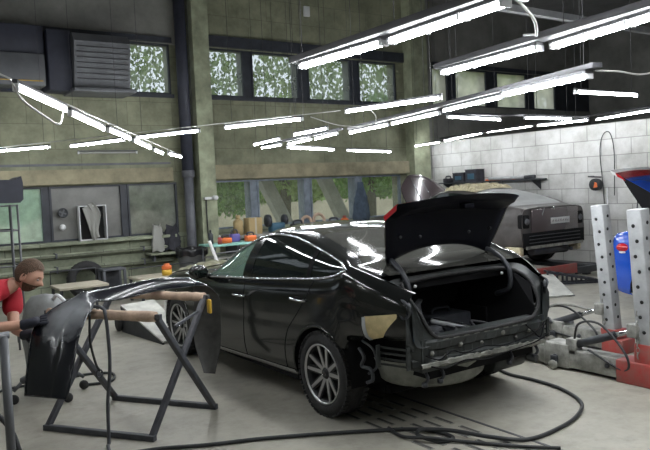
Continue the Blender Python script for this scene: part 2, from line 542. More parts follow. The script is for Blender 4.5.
def window(n, x0, x1, z, gl, fr):
    f = 0.035
    y = YB + 0.02
    o = mb(fr)
    for (a, c, e, g) in ((x0, x1, z[0], z[0] + f), (x0, x1, z[1] - f, z[1]), (x0, x0 + f, z[0] + f, z[1] - f), (x1 - f, x1, z[0] + f, z[1] - f)):
        o.box(a, c, y, y + 0.09, e, g)
    fo = struct(o, 'window_%d' % n)
    p = mb(gl)
    p.quad((x0 + f, y + 0.05, z[0] + f), (x1 - f, y + 0.05, z[0] + f), (x1 - f, y + 0.05, z[1] - f), (x0 + f, y + 0.05, z[1] - f))
    p.build('window_pane', fo)
k = 1
for i, (a, c) in enumerate(LOW):
    gl = {3: 'mint_glass', 4: 'grey_panel', 5: 'film_glass'}.get(i, 'clear_glass' if i > 5 else 'dusty_glass')
    window(k, a, c, LZ, gl, 'frame_blue' if i > 5 else 'frame'); k += 1
for i, (a, c) in enumerate(UPP):
    window(k, a, c, UZ, 'warm_glass' if i > 9 else 'dusty_glass', 'frame'); k += 1
# trims of the back wall: lintel beams, ledges, heating pipes
b = mb('lintel'); b.box(XL, 5.3, YB - 0.14, YB, 2.06, 2.33, 0.01); struct(b, 'trim_1')
b = mb('lintel'); b.box(6.12, 11.42, YB - 0.14, YB, 2.06, 2.36, 0.01); struct(b, 'trim_2')
b = mb('frame'); b.box(XL, 5.45, YB - 0.06, YB, 4.76, 4.86); struct(b, 'trim_3')
b = mb('frame'); b.box(6.12, 11.42, YB - 0.08, YB, 4.76, 4.98); struct(b, 'trim_4')
b = mb('frame'); b.box(12.4, 17.6, YB - 0.06, YB, 4.75, 4.85); struct(b, 'trim_5')
b = mb('wall_low'); b.box(XL, 5.3, YB - 0.16, YB, 0.97, 1.03, 0.01); struct(b, 'trim_6')
b = mb('frame'); b.box(XL, 5.45, YB - 0.05, YB, 3.69, 3.76); struct(b, 'trim_7')
b = mb('frame'); b.box(6.12, 11.42, YB - 0.05, YB, 3.69, 3.76); struct(b, 'trim_8')
b = mb('pipe_grey'); b.box(XL, 5.3, YB - 0.03, YB, 2.40, 2.44); struct(b, 'trim_9')
# columns
b = mb('column'); b.box(5.78, 6.12, YB - 0.32, YB, 0, ZC); struct(b, 'trim_10')
b = mb('column'); b.box(11.46, 11.98, YB - 0.30, YB, 0, ZC); b.m('wall_dark').box(11.98, 12.14, YB - 0.24, YB, 2.8, ZC); struct(b, 'trim_11')
# ceiling girders
b = mb('girder')
b.box(12.0, XR, 5.9, 6.2, 5.55, ZC, 0.0)
struct(b, 'trim_12')

def pipe(name, x, y, z0, z1, r, m, label, cat='pipe'):
    o = mb(m); o.tube([(x, y, z0), (x, y, z1)], r, 16)
    return tag(o.build(name), label, cat)
dp = thing('drain_pipe', 'thick dark vertical pipe on the back wall left of the olive column', 'pipe', (5.59, 12.82, 0))
b = mb('navy'); b.tube([(0, 0, 2.2), (0, 0, ZC)], 0.115, 18); b.build('upper_pipe', dp)
b = mb('pipe_grey'); b.tube([(0, 0, 0), (0, 0, 2.2)], 0.095, 18); b.lathe([(0.095, 2.12), (0.125, 2.13), (0.125, 2.25), (0.115, 2.26)], None, 18); b.build('lower_pipe', dp)
for (z, r, lb) in ((0.80, 0.035, 'upper of two pale heating pipes along the wall below the left windows'),
                   (0.55, 0.045, 'lower of two pale heating pipes along the wall below the left windows')):
    t = thing('heating_pipe', lb, 'pipe', (0, 12.88, z))
    o = mb('wall_low'); o.tube([(XL + 0.1, 0, 0), (5.2, 0, 0)], r, 12); o.build('pipe_run', t)
    for x in (-3, -1, 1.2, 3.0, 4.6):
        o = mb('pipe_grey'); o.box(x, x + 0.03, -0.05, 0.118, -r - 0.01, r + 0.01); o.build('bracket', t)

# drainage slots in the floor (grating rails)
b = mb('grate')
gx0, gx1 = 3.10, 3.62
for i in range(5):
    x = gx0 + 0.02 + i * 0.115
    y = 2.6
    while y < 5.0:
        b.box(x, x + 0.035, y, y + 0.20, -0.001, 0.004)
        y += 0.27
b2 = mb('slot')
for i in range(5):
    x = gx0 + 0.02 + i * 0.115
    y = 2.6
    while y < 5.0:
        b2.box(x + 0.006, x + 0.030, y + 0.01, y + 0.19, 0.003, 0.0055)
        y += 0.27
g = struct(b, 'trim_13'); b2.build('drain_slots', g)
b = mb('dark_metal'); b.box(3.74, 3.765, 2.6, 9.5, -0.001, 0.003); struct(b, 'trim_14')

# ------------------------------------------------------------------ outdoors, seen through the panes
b = mb('sand'); b.box(-30, 60, YB + T, 70, -0.5, 0.02); tag(b.build('sandy_ground'), 'pale sandy ground outside behind the back windows', 'ground', kind='structure')
def leaf_cloud(b, c, r, n, s, sc=(1, 1, 0.8)):
    for _ in range(n):
        while True:
            v = Vector((random.uniform(-1, 1), random.uniform(-1, 1), random.uniform(-1, 1)))
            if 0.15 < v.length < 1: break
        p = Vector(c) + Vector((v.x * r * sc[0], v.y * r * sc[1], v.z * r * sc[2]))
        e = Euler((random.uniform(0, 6), random.uniform(0, 6), random.uniform(0, 6))).to_matrix()
        q = s * random.uniform(0.6, 1.3)
        b.quad(*[p + e @ Vector(k) for k in ((-q, 0, 0), (0, -q * 0.5, 0), (q, 0, 0), (0, q * 0.5, 0))])
def tree(x, y, h, r, trunk, label, lf='leaf', low=False, n=900):
    t = thing('tree', label, 'tree', (x, y, 0), 0, 'trees outside the back windows')
    o = mb('bark')
    o.tube([(0, 0, 0), (0.1, 0, h * 0.3), (0.0, 0.05, h * 0.6)], [trunk, trunk * 0.8, trunk * 0.5], 8)
    for a in (0.5, 2.4, 4.2):
        o.tube([(0.08, 0, h * 0.3), (math.cos(a) * r * 0.5, math.sin(a) * r * 0.5, h * 0.62)], [trunk * 0.6, trunk * 0.25], 6)
    o.build('trunk', t)
    o = mb(lf)
    for k in range(7):
        a = k * 0.9
        leaf_cloud(o, (math.cos(a) * r * 0.6, math.sin(a) * r * 0.6, h * (0.34 if low else 0.62) + (k % 3) * h * 0.16), r * 0.66, n // 7, 0.085)
    o.build('foliage', t)
tree(8.0, 17.2, 5.2, 1.25, 0.16, 'leafy tree outside the window right of the olive column', 'leaf', True, 5200)
tree(11.0, 18.2, 6.0, 1.3, 0.20, 'tall tree outside the second right hand window', 'leaf_pale', True, 5000)
tree(14.2, 18.0, 6.0, 1.35, 0.18, 'bushy tree outside the window with the hanging jacket', 'leaf', True, 5200)
tree(2.4, 17.0, 5.6, 1.3, 0.18, 'tree outside the leftmost mint tinted window', 'leaf_pale', True, 4500)
tree(5.2, 19.5, 6.2, 1.4, 0.18, 'tree outside the high window beside the dark pipe', 'leaf_pale', False, 5000)
tree(17.4, 19.0, 6.0, 1.35, 0.20, 'farthest right tree outside behind the maroon bonnet', 'leaf_pale', True, 4500)
tree(23.5, 20.2, 6.5, 1.5, 0.2, 'tree outside the high windows above the white block wall', 'leaf_pale', False, 4500)
for i, (x, lb) in enumerate(((9.1, 'left one of two slanting concrete props outside the windows'), (10.9, 'right one of two slanting concrete props outside the windows'))):
    o = mb('concrete_pale'); o.bar((x - 0.75, 15.0, 2.4), (x + 0.55, 15.0, -0.1), 0.30, 0.26, (0, 1, 0)); tag(o.build('concrete_prop'), lb, 'prop')
b = mb('sand'); b.box(-6, 44, 26, 26.3, 0, 1.25); tag(b.build('garden_wall'), 'low pale wall far outside behind the trees', 'wall', kind='structure')

b = mb('hedge')
b.grid([[(-8 + 52 * i / 90, 28 + 0.8 * math.sin(i * 1.3 + j) + random.uniform(-.3, .3), 0.6 + 5.0 * j / 14 * (1 + 0.10 * math.sin(i * 0.7) + 0.06 * math.sin(i * 1.9)) + random.uniform(-.15, .15)) for j in range(15)] for i in range(91)], smooth=False)
leaf_cloud(b, (16, 28, 6.8), 1.0, 15000, 0.13, (24, 1.2, 2.0))
tag(b.build('hedge'), 'tall green hedge far outside behind the pale garden wall', 'hedge', kind='stuff')

# ------------------------------------------------------------------ fluorescent lamps
LAMPS = {
 'A1': ((3.60, 5.51, 2.93), (3.65, 4.35, 2.93)), 'A2': ((3.67, 4.30, 2.93), (3.61, 3.06, 2.93)),
 'B1': ((4.99, 5.06, 2.88), (4.88, 3.80, 2.88)), 'B2': ((4.96, 3.73, 2.88), (4.70, 2.54, 2.88)),
 'C1': ((5.39, 4.63, 2.62), (5.17, 3.54, 2.62)), 'C2': ((5.78, 5.89, 2.62), (5.50, 4.75, 2.62)),
 'C3': ((6.20, 7.31, 2.62), (5.90, 6.07, 2.62)), 'C4': ((6.47, 8.63, 2.62), (6.21, 7.38, 2.62)),
 'C5': ((6.55, 9.72, 2.62), (6.30, 8.72, 2.62)), 'C6': ((6.75, 10.92, 2.62), (6.53, 9.80, 2.62)),
 'C7': ((6.72, 11.85, 2.62), (6.67, 11.0, 2.62)),
 'D1': ((11.93, 8.06, 2.86), (11.93, 6.86, 2.91)), 'D2': ((11.93, 9.43, 2.88), (11.93, 8.20, 2.87)),
 'D3': ((11.93, 10.80, 2.88), (11.93, 9.53, 2.89)), 'D4': ((11.93, 12.16, 2.79), (11.93, 10.92, 2.87)),
 'D5': ((11.38, 12.60, 2.70), (11.40, 11.74, 2.73)),
 'E': ((4.51, 6.08, 2.60), (4.77, 4.87, 2.60)),
 'X1': ((7.35, 7.41, 2.75), (8.70, 7.58, 2.75)), 'X2': ((8.89, 7.27, 2.75), (10.03, 7.22, 2.75)),
 'X3': ((6.69, 4.77, 2.72), (7.85, 4.73, 2.72)),
 'X4': ((7.18, 9.68, 2.42), (8.60, 10.20, 2.42)), 'X5': ((5.47, 8.88, 2.42), (6.79, 9.52, 2.42)),
 'F1': ((4.08, 8.12, 2.62), (4.54, 6.97, 2.62)), 'F2': ((3.45, 9.65, 2.62), (3.93, 8.55, 2.62)),
 'F3': ((2.95, 11.23, 2.62), (3.39, 9.99, 2.62)), 'F4': ((2.02, 12.30, 2.62), (2.67, 11.32, 2.62)),
 'G1': ((0.81, 4.13, 2.42), (1.32, 5.08, 2.42)), 'G2': ((1.39, 5.25, 2.42), (1.99, 6.40, 2.42)),
 'G3': ((2.05, 6.47, 2.42), (2.60, 7.46, 2.42)), 'G4': ((2.70, 7.65, 2.42), (3.36, 8.87, 2.42)),
 'G5': ((3.54, 9.23, 2.42), (3.98, 10.03, 2.42)), 'G6': ((4.10, 10.10, 2.42), (4.68, 10.98, 2.42)),
 'H': ((3.52, 12.93, 2.63), (4.63, 12.93, 2.63)),
 'I2': ((6.10, 11.02, 2.62), (5.88, 9.75, 2.62)), 'I3': ((5.70, 9.03, 2.62), (5.62, 8.01, 2.62)),
}
LBL = {
 'A1': 'twin tube lamp at the far left end of the topmost grey rail', 'A2': 'twin tube lamp at the near end of the topmost grey rail',
 'B1': 'twin tube lamp at the left end of the grey rail in the upper right corner', 'B2': 'brightest thick tube lamp at the right end of the rail in the upper right corner',
 'C1': 'twin tube lamp at the nearest end of the long middle rail', 'C2': 'second tube lamp from the near end of the long middle rail',
 'C3': 'third tube lamp from the near end of the long middle rail', 'C4': 'fourth tube lamp from the near end of the long middle rail',
 'C5': 'fifth tube lamp from the near end of the long middle rail', 'C6': 'sixth tube lamp from the near end of the long middle rail',
 'C7': 'farthest tube lamp at the back end of the long middle rail',
 'D1': 'rightmost tube lamp in the row along the top of the white block wall', 'D2': 'second tube lamp from the right along the top of the white block wall',
 'D3': 'third tube lamp from the right along the top of the white block wall', 'D4': 'fourth tube lamp from the right along the top of the white block wall',
 'D5': 'last tube lamp of the block wall row, in front of the corner column',
 'E': 'single tube lamp with no rail hanging above the long middle row', 'X1': 'crosswise tube lamp hanging left of another above the block wall lamps',
 'X2': 'crosswise tube lamp hanging just left of the second block wall lamp', 'X3': 'crosswise tube lamp at the right edge under the upper right rail',
 'X4': 'crosswise tube lamp low in front of the corner by the column', 'X5': 'crosswise tube lamp low at the far end of the middle rail',
 'F1': 'lone slanting tube lamp below the high windows right of the column', 'F2': 'slanting tube lamp just left of the dark pipe, ending the back left row',
 'F3': 'middle one of three slanting tube lamps at the back left', 'F4': 'slanting tube lamp at the left edge of the photo',
 'G1': 'nearest tube lamp of the diagonal row at upper left', 'G2': 'second nearest tube lamp of the diagonal row at upper left',
 'G3': 'third tube lamp of the diagonal row at upper left', 'G4': 'fourth tube lamp of the diagonal row, past the crossing with the back row',
 'G5': 'fifth small tube lamp of the diagonal row', 'G6': 'farthest tube lamp of the diagonal row, beside the dark pipe',
 'H': 'unlit grey tube lamp on the back wall above the left lintel', 'I2': 'short tube lamp between the middle rail end and the column',
 'I3': 'short tube lamp just above the far part of the middle rail',
}
TWIN = {'A1', 'A2', 'B1', 'B2', 'C1'}
def lamp(key, p, q):
    p, q = Vector(p), Vector(q)
    d = q - p
    L = d.length
    t = thing('fluorescent_lamp', LBL[key], 'lamp', p, math.atan2(d.y, d.x), 'fluorescent tube lamps')
    sl = math.atan2(d.z, math.hypot(d.x, d.y))
    t.rotation_euler = (0, -sl, math.atan2(d.y, d.x))
    twin = key in TWIN
    wd = 0.095 if twin else 0.032
    hz = 0.028 if twin else 0.022
    o = mb('twin_housing'); o.box(0, L, -wd / 2, wd / 2, 0.022, 0.022 + hz, 0.004); o.build('housing', t)
    ys = (-0.030, 0.030) if twin else (0,)
    for y in ys:
        o = mb('tube_off' if key == 'H' else 'tube'); o.tube([(0.03, y, 0), (L - 0.03, y, 0)], 0.0140 if not twin else 0.0135, 10); o.build('tube', t)
    for x in (0.0, L - 0.03):
        o = mb('white_plastic'); o.box(x, x + 0.03, -wd / 2, wd / 2, -0.022, 0.024, 0.004); o.build('end_cap', t)
    if twin:
        for x in (L * 0.33, L * 0.67):
            o = mb('white_plastic'); o.box(x - 0.012, x + 0.012, -wd / 2 - 0.004, wd / 2 + 0.004, -0.020, 0.03); o.build('tube_clip', t)
    if key[0] in 'EXFJK' or key in ('I2', 'I3', 'D5'):
        up = Matrix.Rotation(-sl, 4, 'Y').inverted() @ Vector((0, 0, ZC - p.z))
        for x in (0.1 * L, 0.9 * L):
            o = mb('rail'); o.tube([(x, 0, 0.04), Vector((x, 0, 0)) + up], 0.003, 5); o.build('hanger_wire', t)
for k, (p, q) in LAMPS.items():
    if k in ('D1', 'D2', 'D3', 'D4'):          # hang a hand's breadth clear of the wall
        e = Vector((0, 0, 1.787)); p = e + (Vector(p) - e) * 0.945; q = e + (Vector(q) - e) * 0.945
    lamp(k, p, q)
# the two nearest rails run on over the camera's head, and two more rows light the hall behind it
LBL.update({'A3': 'twin tube lamp continuing the topmost rail overhead', 'A4': 'second twin tube lamp continuing the topmost rail overhead',
            'B3': 'twin tube lamp continuing the upper right rail overhead', 'B4': 'second twin tube lamp continuing the upper right rail overhead',
            'J1': 'tube lamp near the left wall', 'J2': 'second tube lamp near the left wall', 'J3': 'third tube lamp near the left wall',
            'K1': 'tube lamp behind the camera', 'K2': 'second tube lamp behind the camera'})
TWIN.update({'A3', 'A4', 'B3', 'B4'})
for k, p, q in (('A3', (3.60, 2.95, 2.93), (3.54, 1.72, 2.93)), ('A4', (3.53, 1.62, 2.93), (3.47, 0.4, 2.93)),
                ('B3', (4.68, 2.44, 2.88), (4.45, 1.2, 2.88)), ('B4', (4.43, 1.1, 2.88), (4.2, -0.1, 2.88)),
                ('J1', (-1.6, 8.6, 2.7), (-1.6, 7.4, 2.7)), ('J2', (-1.6, 6.2, 2.7), (-1.6, 5.0, 2.7)), ('J3', (-1.6, 3.6, 2.7), (-1.6, 2.4, 2.7)),
                ('K1', (0.6, -0.8, 2.9), (0.6, -2.0, 2.9)), ('K2', (3.4, -1.6, 2.9), (3.4, -2.8, 2.9))):
    lamp(k, p, q)

def rail(p, q, wd, hz, label, hang=(), up=0.05):
    p, q = Vector(p), Vector(q)
    t = thing('lamp_rail', label, 'rail', p)
    d = q - p
    o = mb('rail'); o.bar((0, 0, up + hz / 2), d + Vector((0, 0, up + hz / 2)), wd, hz, bev=0.004); o.build('channel', t)
    for s in hang:
        c = d * s
        o = mb('rail')
        o.tube([c + Vector((0, 0, up + hz)), Vector((c.x, c.y, ZC - p.z))], 0.004, 5)
        o.build('hanger_wire', t)
    return t
rail((3.61, 5.62, 2.93), (3.56, -0.2, 2.93), 0.16, 0.055, 'wide grey rail carrying the topmost row of twin lamps', (0.02, 0.25, 0.6))
rail((5.03, 5.15, 2.88), (4.30, -0.3, 2.88), 0.16, 0.055, 'wide grey rail carrying the lamps in the upper right corner', (0.03, 0.3, 0.6))
rail((6.80, 12.0, 2.62), (6.30, 8.6, 2.62), 0.06, 0.04, 'far thin half of the long middle lamp rail', (0.1, 0.6), 0.045)
rail((6.50, 8.66, 2.62), (5.14, 3.44, 2.62), 0.10, 0.045, 'near half of the long middle lamp rail', (0.1, 0.45, 0.97), 0.05)
rail((11.274, 11.6, 2.735), (11.274, 6.2, 2.86), 0.06, 0.035, 'thin rail carrying the lamps along the block wall top', (0.05, 0.5, 0.95), 0.045)
rail((7.30, 7.48, 2.75), (10.7, 7.36, 2.75), 0.05, 0.03, 'thin rail of the two crosswise lamps above the block wall', (0.1, 0.9), 0.045)
for p, q, lb in (((0.0, 2.75, 2.47), (4.75, 11.2, 2.47), 'pale cable the diagonal lamp row hangs on'),
                 ((1.9, 12.45, 2.67), (4.75, 6.5, 2.67), 'pale cable linking the slanting lamps at the back left')):
    o = mb('white_cable'); o.tube([p, q], 0.006, 6); tag(o.build('lamp_cable'), lb, 'cable')
def cable(name, pts, r, m, label, n=8):
    o = mb(m); o.tube(spline(pts, n), r, 6)
    return tag(o.build(name), label, 'cable')
cable('lamp_cable', [(0.79, 4.10, 2.44), (0.86, 4.2, 2.36), (1.02, 4.42, 2.30), (1.2, 4.8, 2.29), (1.28, 5.0, 2.38)], 0.006, 'white_cable', 'white wire looping below the nearest diagonal tube lamp')
cable('lamp_cable', [(4.6, 6.9, 2.64), (4.9, 6.7, 2.52), (5.1, 6.4, 2.5), (4.95, 6.1, 2.55), (4.7, 5.9, 2.62)], 0.006, 'white_cable', 'white wire sagging between two lone slanting lamps')
cable('lamp_cable', [(5.2, 3.5, 2.66), (5.45, 3.45, 2.66), (5.7, 3.4, 2.64), (5.95, 3.3, 2.68), (6.2, 3.2, 2.66), (6.5, 3.05, 2.72)], 0.008, 'white_cable', 'white flex running right from the middle rail end')
cable('lamp_cable', [(3.56, 3.0, 2.98), (3.85, 3.05, 2.86), (4.2, 3.3, 2.83), (4.55, 3.6, 2.92), (4.8, 3.9, 3.0)], 0.011, 'white_cable', 'white conduit curving between the two uppermost rails')
# steel tie beams under the roof
for p, q, lb in (((7.9, 7.0, 4.33), (13.8, 7.0, 4.33), 'pale steel tie beam crossing behind the upper right lamps'),):
    o = mb('tower'); o.bar(p, q, 0.10, 0.10); tag(o.build('tie_beam'), lb, 'beam')

# ------------------------------------------------------------------ cars: a lofted shell, x forward from the rear axle, y left, z up
class Shell:
    LOWF = [0.0, 0.10, 0.34, 0.56, 0.76, 0.92, 1.0]
    def __init__(s, d):
        s.zr = pchip(*zip(*d['zr'])); s.yw = pchip(*zip(*d['yw'])); s.zs = pchip(*zip(*d['zs'])); s.zt = pchip(*zip(*d['zt']))
        s.zc = pchip(*zip(*d['zc'])); s.pw = pchip(*zip(*d['pw'])); s.d = d
    def dlo(s, x):
        return s.d['dlo'][0] < x < s.d['dlo'][1]
    def low(s, x, f):
        """side of the car: f 0 rocker .. 1 belt"""
        zr, zs, yw = s.zr(x), s.zs(x), s.yw(x)
        fs = s.LOWF
        dy = [-0.075, -0.022, 0.004, 0.002, -0.004, -0.022, -0.048]
        y = pchip(fs, dy)(f)
        if 0.50 < f < 0.62: y -= 0.006 * (1 - abs(f - 0.56) / 0.06)
        return yw + y, zr + (zs - zr) * f
    def win(s, x, f):
        y0, z0 = s.low(x, 1.0)
        zt = max(s.zt(x), z0)
        dz = zt - z0
        y = y0 - 0.44 * dz * f - 0.10 * dz * f * f + 0.02 * 4 * f * (1 - f) * min(1, dz / 0.3)
        return y, z0 + dz * f
    def edge(s, x):
        y, z = s.win(x, 1.0)
        return y, z, y - 0.055, z + 0.032
    def roof(s, x, g):
        """g 1 at the roof edge .. 0 on the centre line"""
        _, _, y8, z8 = s.edge(x)
        zc = max(s.zc(x), z8 + 0.004)
        return y8 * g, z8 + (zc - z8) * (1 - abs(g) ** s.pw(x))
    def ring(s, x):
        pts, seg = [], []
        for k in range(25):
            pts.append(s.low(x, k / 24)); seg.append('S')
        for k in range(1, 6):
            pts.append(s.win(x, k / 5)); seg.append('W')
        y7, z7, y8, z8 = s.edge(x)
        pts.append(((y7 + y8) / 2 + 0.006, (z7 + z8) / 2 + 0.006)); seg.append('E')
        pts.append((y8, z8)); seg.append('E')
        for g in s.d['roofg']:
            pts.append(s.roof(x, g)); seg.append('R')
        return pts, seg

def arange(a, b, st):
    n = max(1, int(round((b - a) / st)))
    return [a + (b - a) * k / n for k in range(n)]

def build_body(root, s, paint, arches, glass_side, glass_rear, rear_open=None, name='body', st=0.05, roof=None):
    d = s.d
    brk = sorted(set([d['x0'], d['x1'], d['dlo'][0], d['dlo'][1], d['rg'][0], d['rg'][1], d['wg'][0], d['wg'][1]] + ([rear_open] if rear_open else [])))
    xs = []
    for a, b in zip(brk, brk[1:]):
        xs += arange(a, b, st)
    xs.append(brk[-1])
    rings = [s.ring(x) for x in xs]
    seg = rings[0][1]
    nj = len(seg)
    o = mb(paint)
    rf = mb(roof or paint); gl = mb(glass_side); gr = mb(glass_rear); fw = mb(glass_side)
    for side in (1, -1):
        P = [[(x, side * y, z) for (y, z) in r[0]] for x, r in zip(xs, rings)]
        # wheel arches: push the vertices just inside a circle onto it
        inside = [[False] * nj for _ in xs]
        for (ax, az, ar) in arches:
            di = [[math.hypot(P[i][j][0] - ax, P[i][j][2] - az) for j in range(nj)] for i in range(len(xs))]
            ins = [[di[i][j] < ar and seg[j] == 'S' for j in range(nj)] for i in range(len(xs))]
            for i in range(len(xs)):
                for j in range(nj):
                    if not ins[i][j]: continue
                    nb = [(i + a, j + b) for a in (-1, 0, 1) for b in (-1, 0, 1)]
                    if any(0 <= u < len(xs) and 0 <= v < nj and not ins[u][v] for u, v in nb):
                        x, y, z = P[i][j]
                        k = ar / max(di[i][j], 1e-4)
                        P[i][j] = (ax + (x - ax) * k, y, az + (z - az) * k)
                    inside[i][j] = True
        V = [[None] * nj for _ in xs]
        def vert(b, cache, i, j):
            if (i, j) not in cache: cache[(i, j)] = b.bm.verts.new(P[i][j])
            return cache[(i, j)]
        c1, c2, c3, c4, c5 = {}, {}, {}, {}, {}
        for i in range(len(xs) - 1):
            xm = (xs[i] + xs[i + 1]) / 2
            for j in range(nj - 1):
                sg = seg[j + 1]
                q = [(i, j), (i + 1, j), (i + 1, j + 1), (i, j + 1)]
                if all(inside[a][b] for a, b in q): continue
                tgt, cc = o, c1
                if sg == 'W':
                    if not s.dlo(xm): 
                        if abs(P[i][j + 1][2] - P[i][j][2]) + abs(P[i + 1][j + 1][2] - P[i + 1][j][2]) < 1e-5: continue
                    else:
                        tgt, cc = gl, c2
                if sg == 'R':
                    g = d['roofg'][j + 1 - (nj - len(d['roofg']))]
                    g0 = 1.0 if j + 1 == nj - len(d['roofg']) else d['roofg'][j - (nj - len(d['roofg']))]
                    if rear_open and xm < rear_open: continue
                    if d['rg'][0] < xm < d['rg'][1] and g0 <= d['rgg'] + 1e-6: tgt, cc = gr, c3
                    elif d['wg'][0] < xm < d['wg'][1] and g0 <= d['rgg'] + 1e-6: tgt, cc = fw, c4
                    elif roof and d['rg'][1] < xm < d['wg'][0] and g0 <= d['rgg'] + 1e-6: tgt, cc = rf, c5
                vs = [vert(tgt, cc, a, b) for a, b in q]
                if len(set(vs)) == 4: tgt._f(vs, True)
    # front cap
    if d.get('cap1', True):
        r = s.ring(d['x1'])[0]
        pts = [(d['x1'], y, z) for y, z in r] + [(d['x1'], -y, z) for y, z in reversed(r[:-1])]
        o.poly(pts)
    if d.get('cap0'):
        r = s.ring(d['x0'])[0]
        pts = [(d['x0'], y, z) for y, z in r] + [(d['x0'], -y, z) for y, z in reversed(r[:-1])]
        o.poly(pts)
    body = o.build(name, root, weld=0.0012)
    if roof: rf.build('glass_roof', root, weld=0.0012)
    else: rf.bm.free()
    g1 = gl.build('side_window', root, weld=0.0012)
    g2 = gr.build('rear_window', root, weld=0.0012)
    g3 = fw.build('windscreen', root, weld=0.0012)
    return body, g1, g2, g3

def wheel(parent, x, y, z, r_t, wid, side, rim_r, alloy='alloy', spokes=10, nm='wheel', cap=True):
    """axis along y, outer face on side"""
    w_ = bpy.data.objects.new(nm, None); COL.objects.link(w_); w_.parent = parent; w_.location = (x, y, z)
    mt = Matrix.Rotation(-PI / 2 * side, 4, 'X')      # local z -> outward
    h = wid / 2
    o = mb('rubber')
    o.lathe([(rim_r, -h + 0.01), (rim_r + 0.03, -h - 0.002), (r_t - 0.045, -h), (r_t - 0.012, -h + 0.018), (r_t, -h + 0.045), (r_t, -0.05), (r_t - 0.007, -0.048), (r_t - 0.007, -0.040), (r_t, -0.038),
             (r_t + 0.002, 0), (r_t, 0.038), (r_t - 0.007, 0.040), (r_t - 0.007, 0.048), (r_t, 0.05), (r_t, h - 0.045), (r_t - 0.012, h - 0.018), (r_t - 0.045, h), (rim_r + 0.03, h + 0.002), (rim_r, h - 0.01)], mt, 48, closed=True)
    # tread blocks on the shoulders
    for k in range(48):
        a = 2 * PI * k / 48
        for sgn in (-1, 1):
            m2 = mt @ Matrix.Rotation(a, 4, 'Z') @ Matrix.Translation((r_t - 0.004, 0, sgn * (h - 0.032)))
            o.box(-0.008, 0.008, -0.015, 0.015, -0.024, 0.024, 0, m2)
    o.build('tyre', w_)
    o = mb('alloy_dark')
    o.lathe([(rim_r, h - 0.012), (rim_r - 0.016, h - 0.02), (rim_r - 0.03, h - 0.06), (rim_r - 0.035, -h + 0.03), (rim_r, -h + 0.01)], mt, 40, caps=False)
    o.lathe([(0.0, -0.02), (0.17, -0.02), (0.17, -0.005), (0.06, 0.0), (0.0, 0.0)], mt, 32)
    o.build('rim_barrel', w_)
    o = mb(alloy)
    o.lathe([(rim_r + 0.002, h - 0.014), (rim_r + 0.003, h - 0.004), (rim_r - 0.006, h - 0.003), (rim_r - 0.012, h - 0.016)], mt, 48, caps=False)
    for k in range(spokes):
        a = 2 * PI * k / spokes
        tw = 0.075 if k % 2 else -0.075
        z0, z1 = h - 0.046, h - 0.020
        for (wa, wb, dz, mm) in ((0.014, 0.011, 0.0, alloy), (0.030, 0.026, -0.006, 'alloy_dark')):
            o.m(mm)
            pts = []
            for rr, ww, zz in ((0.045, wa * 1.1, z0), (rim_r - 0.010, wb, z1)):
                aa = a + tw * (rr / rim_r - 0.2)
                for sg in (-1, 1):
                    pts.append((rr * math.cos(aa) - sg * ww * math.sin(aa), rr * math.sin(aa) + sg * ww * math.cos(aa), zz + dz))
            b0 = [mt @ Vector(p) for p in (pts[0], pts[1], pts[3], pts[2])]
            o.prism(b0, (mt.to_3x3() @ Vector((0, 0, -0.02))))
    o.m(alloy)
    o.build('spoke_face', w_)
    if cap:
        o = mb('alloy_dark'); o.lathe([(0.0, h - 0.032), (0.035, h - 0.033), (0.042, h - 0.044), (0.055, h - 0.055)], mt, 24, caps=False)
        cp = o.build('centre_cap', w_)
        o = mb('chrome')
        el = [mt @ Vector((0.024 * math.cos(t), 0.016 * math.sin(t), h - 0.029)) for t in np.linspace(0, 2 * PI, 25)]
        o.tube(el, 0.0022, 6)
        for sx in (-1, 1):
            o.tube([mt @ Vector((sx * 0.008 - 0.003, -0.011, h - 0.029)), mt @ Vector((sx * 0.008 + 0.003, 0.011, h - 0.029))], 0.0022, 6)
        o.tube([mt @ Vector((-0.008, -0.002, h - 0.029)), mt @ Vector((0.008, 0.002, h - 0.029))], 0.002, 6)
        o.build('emblem', cp)
    return w_

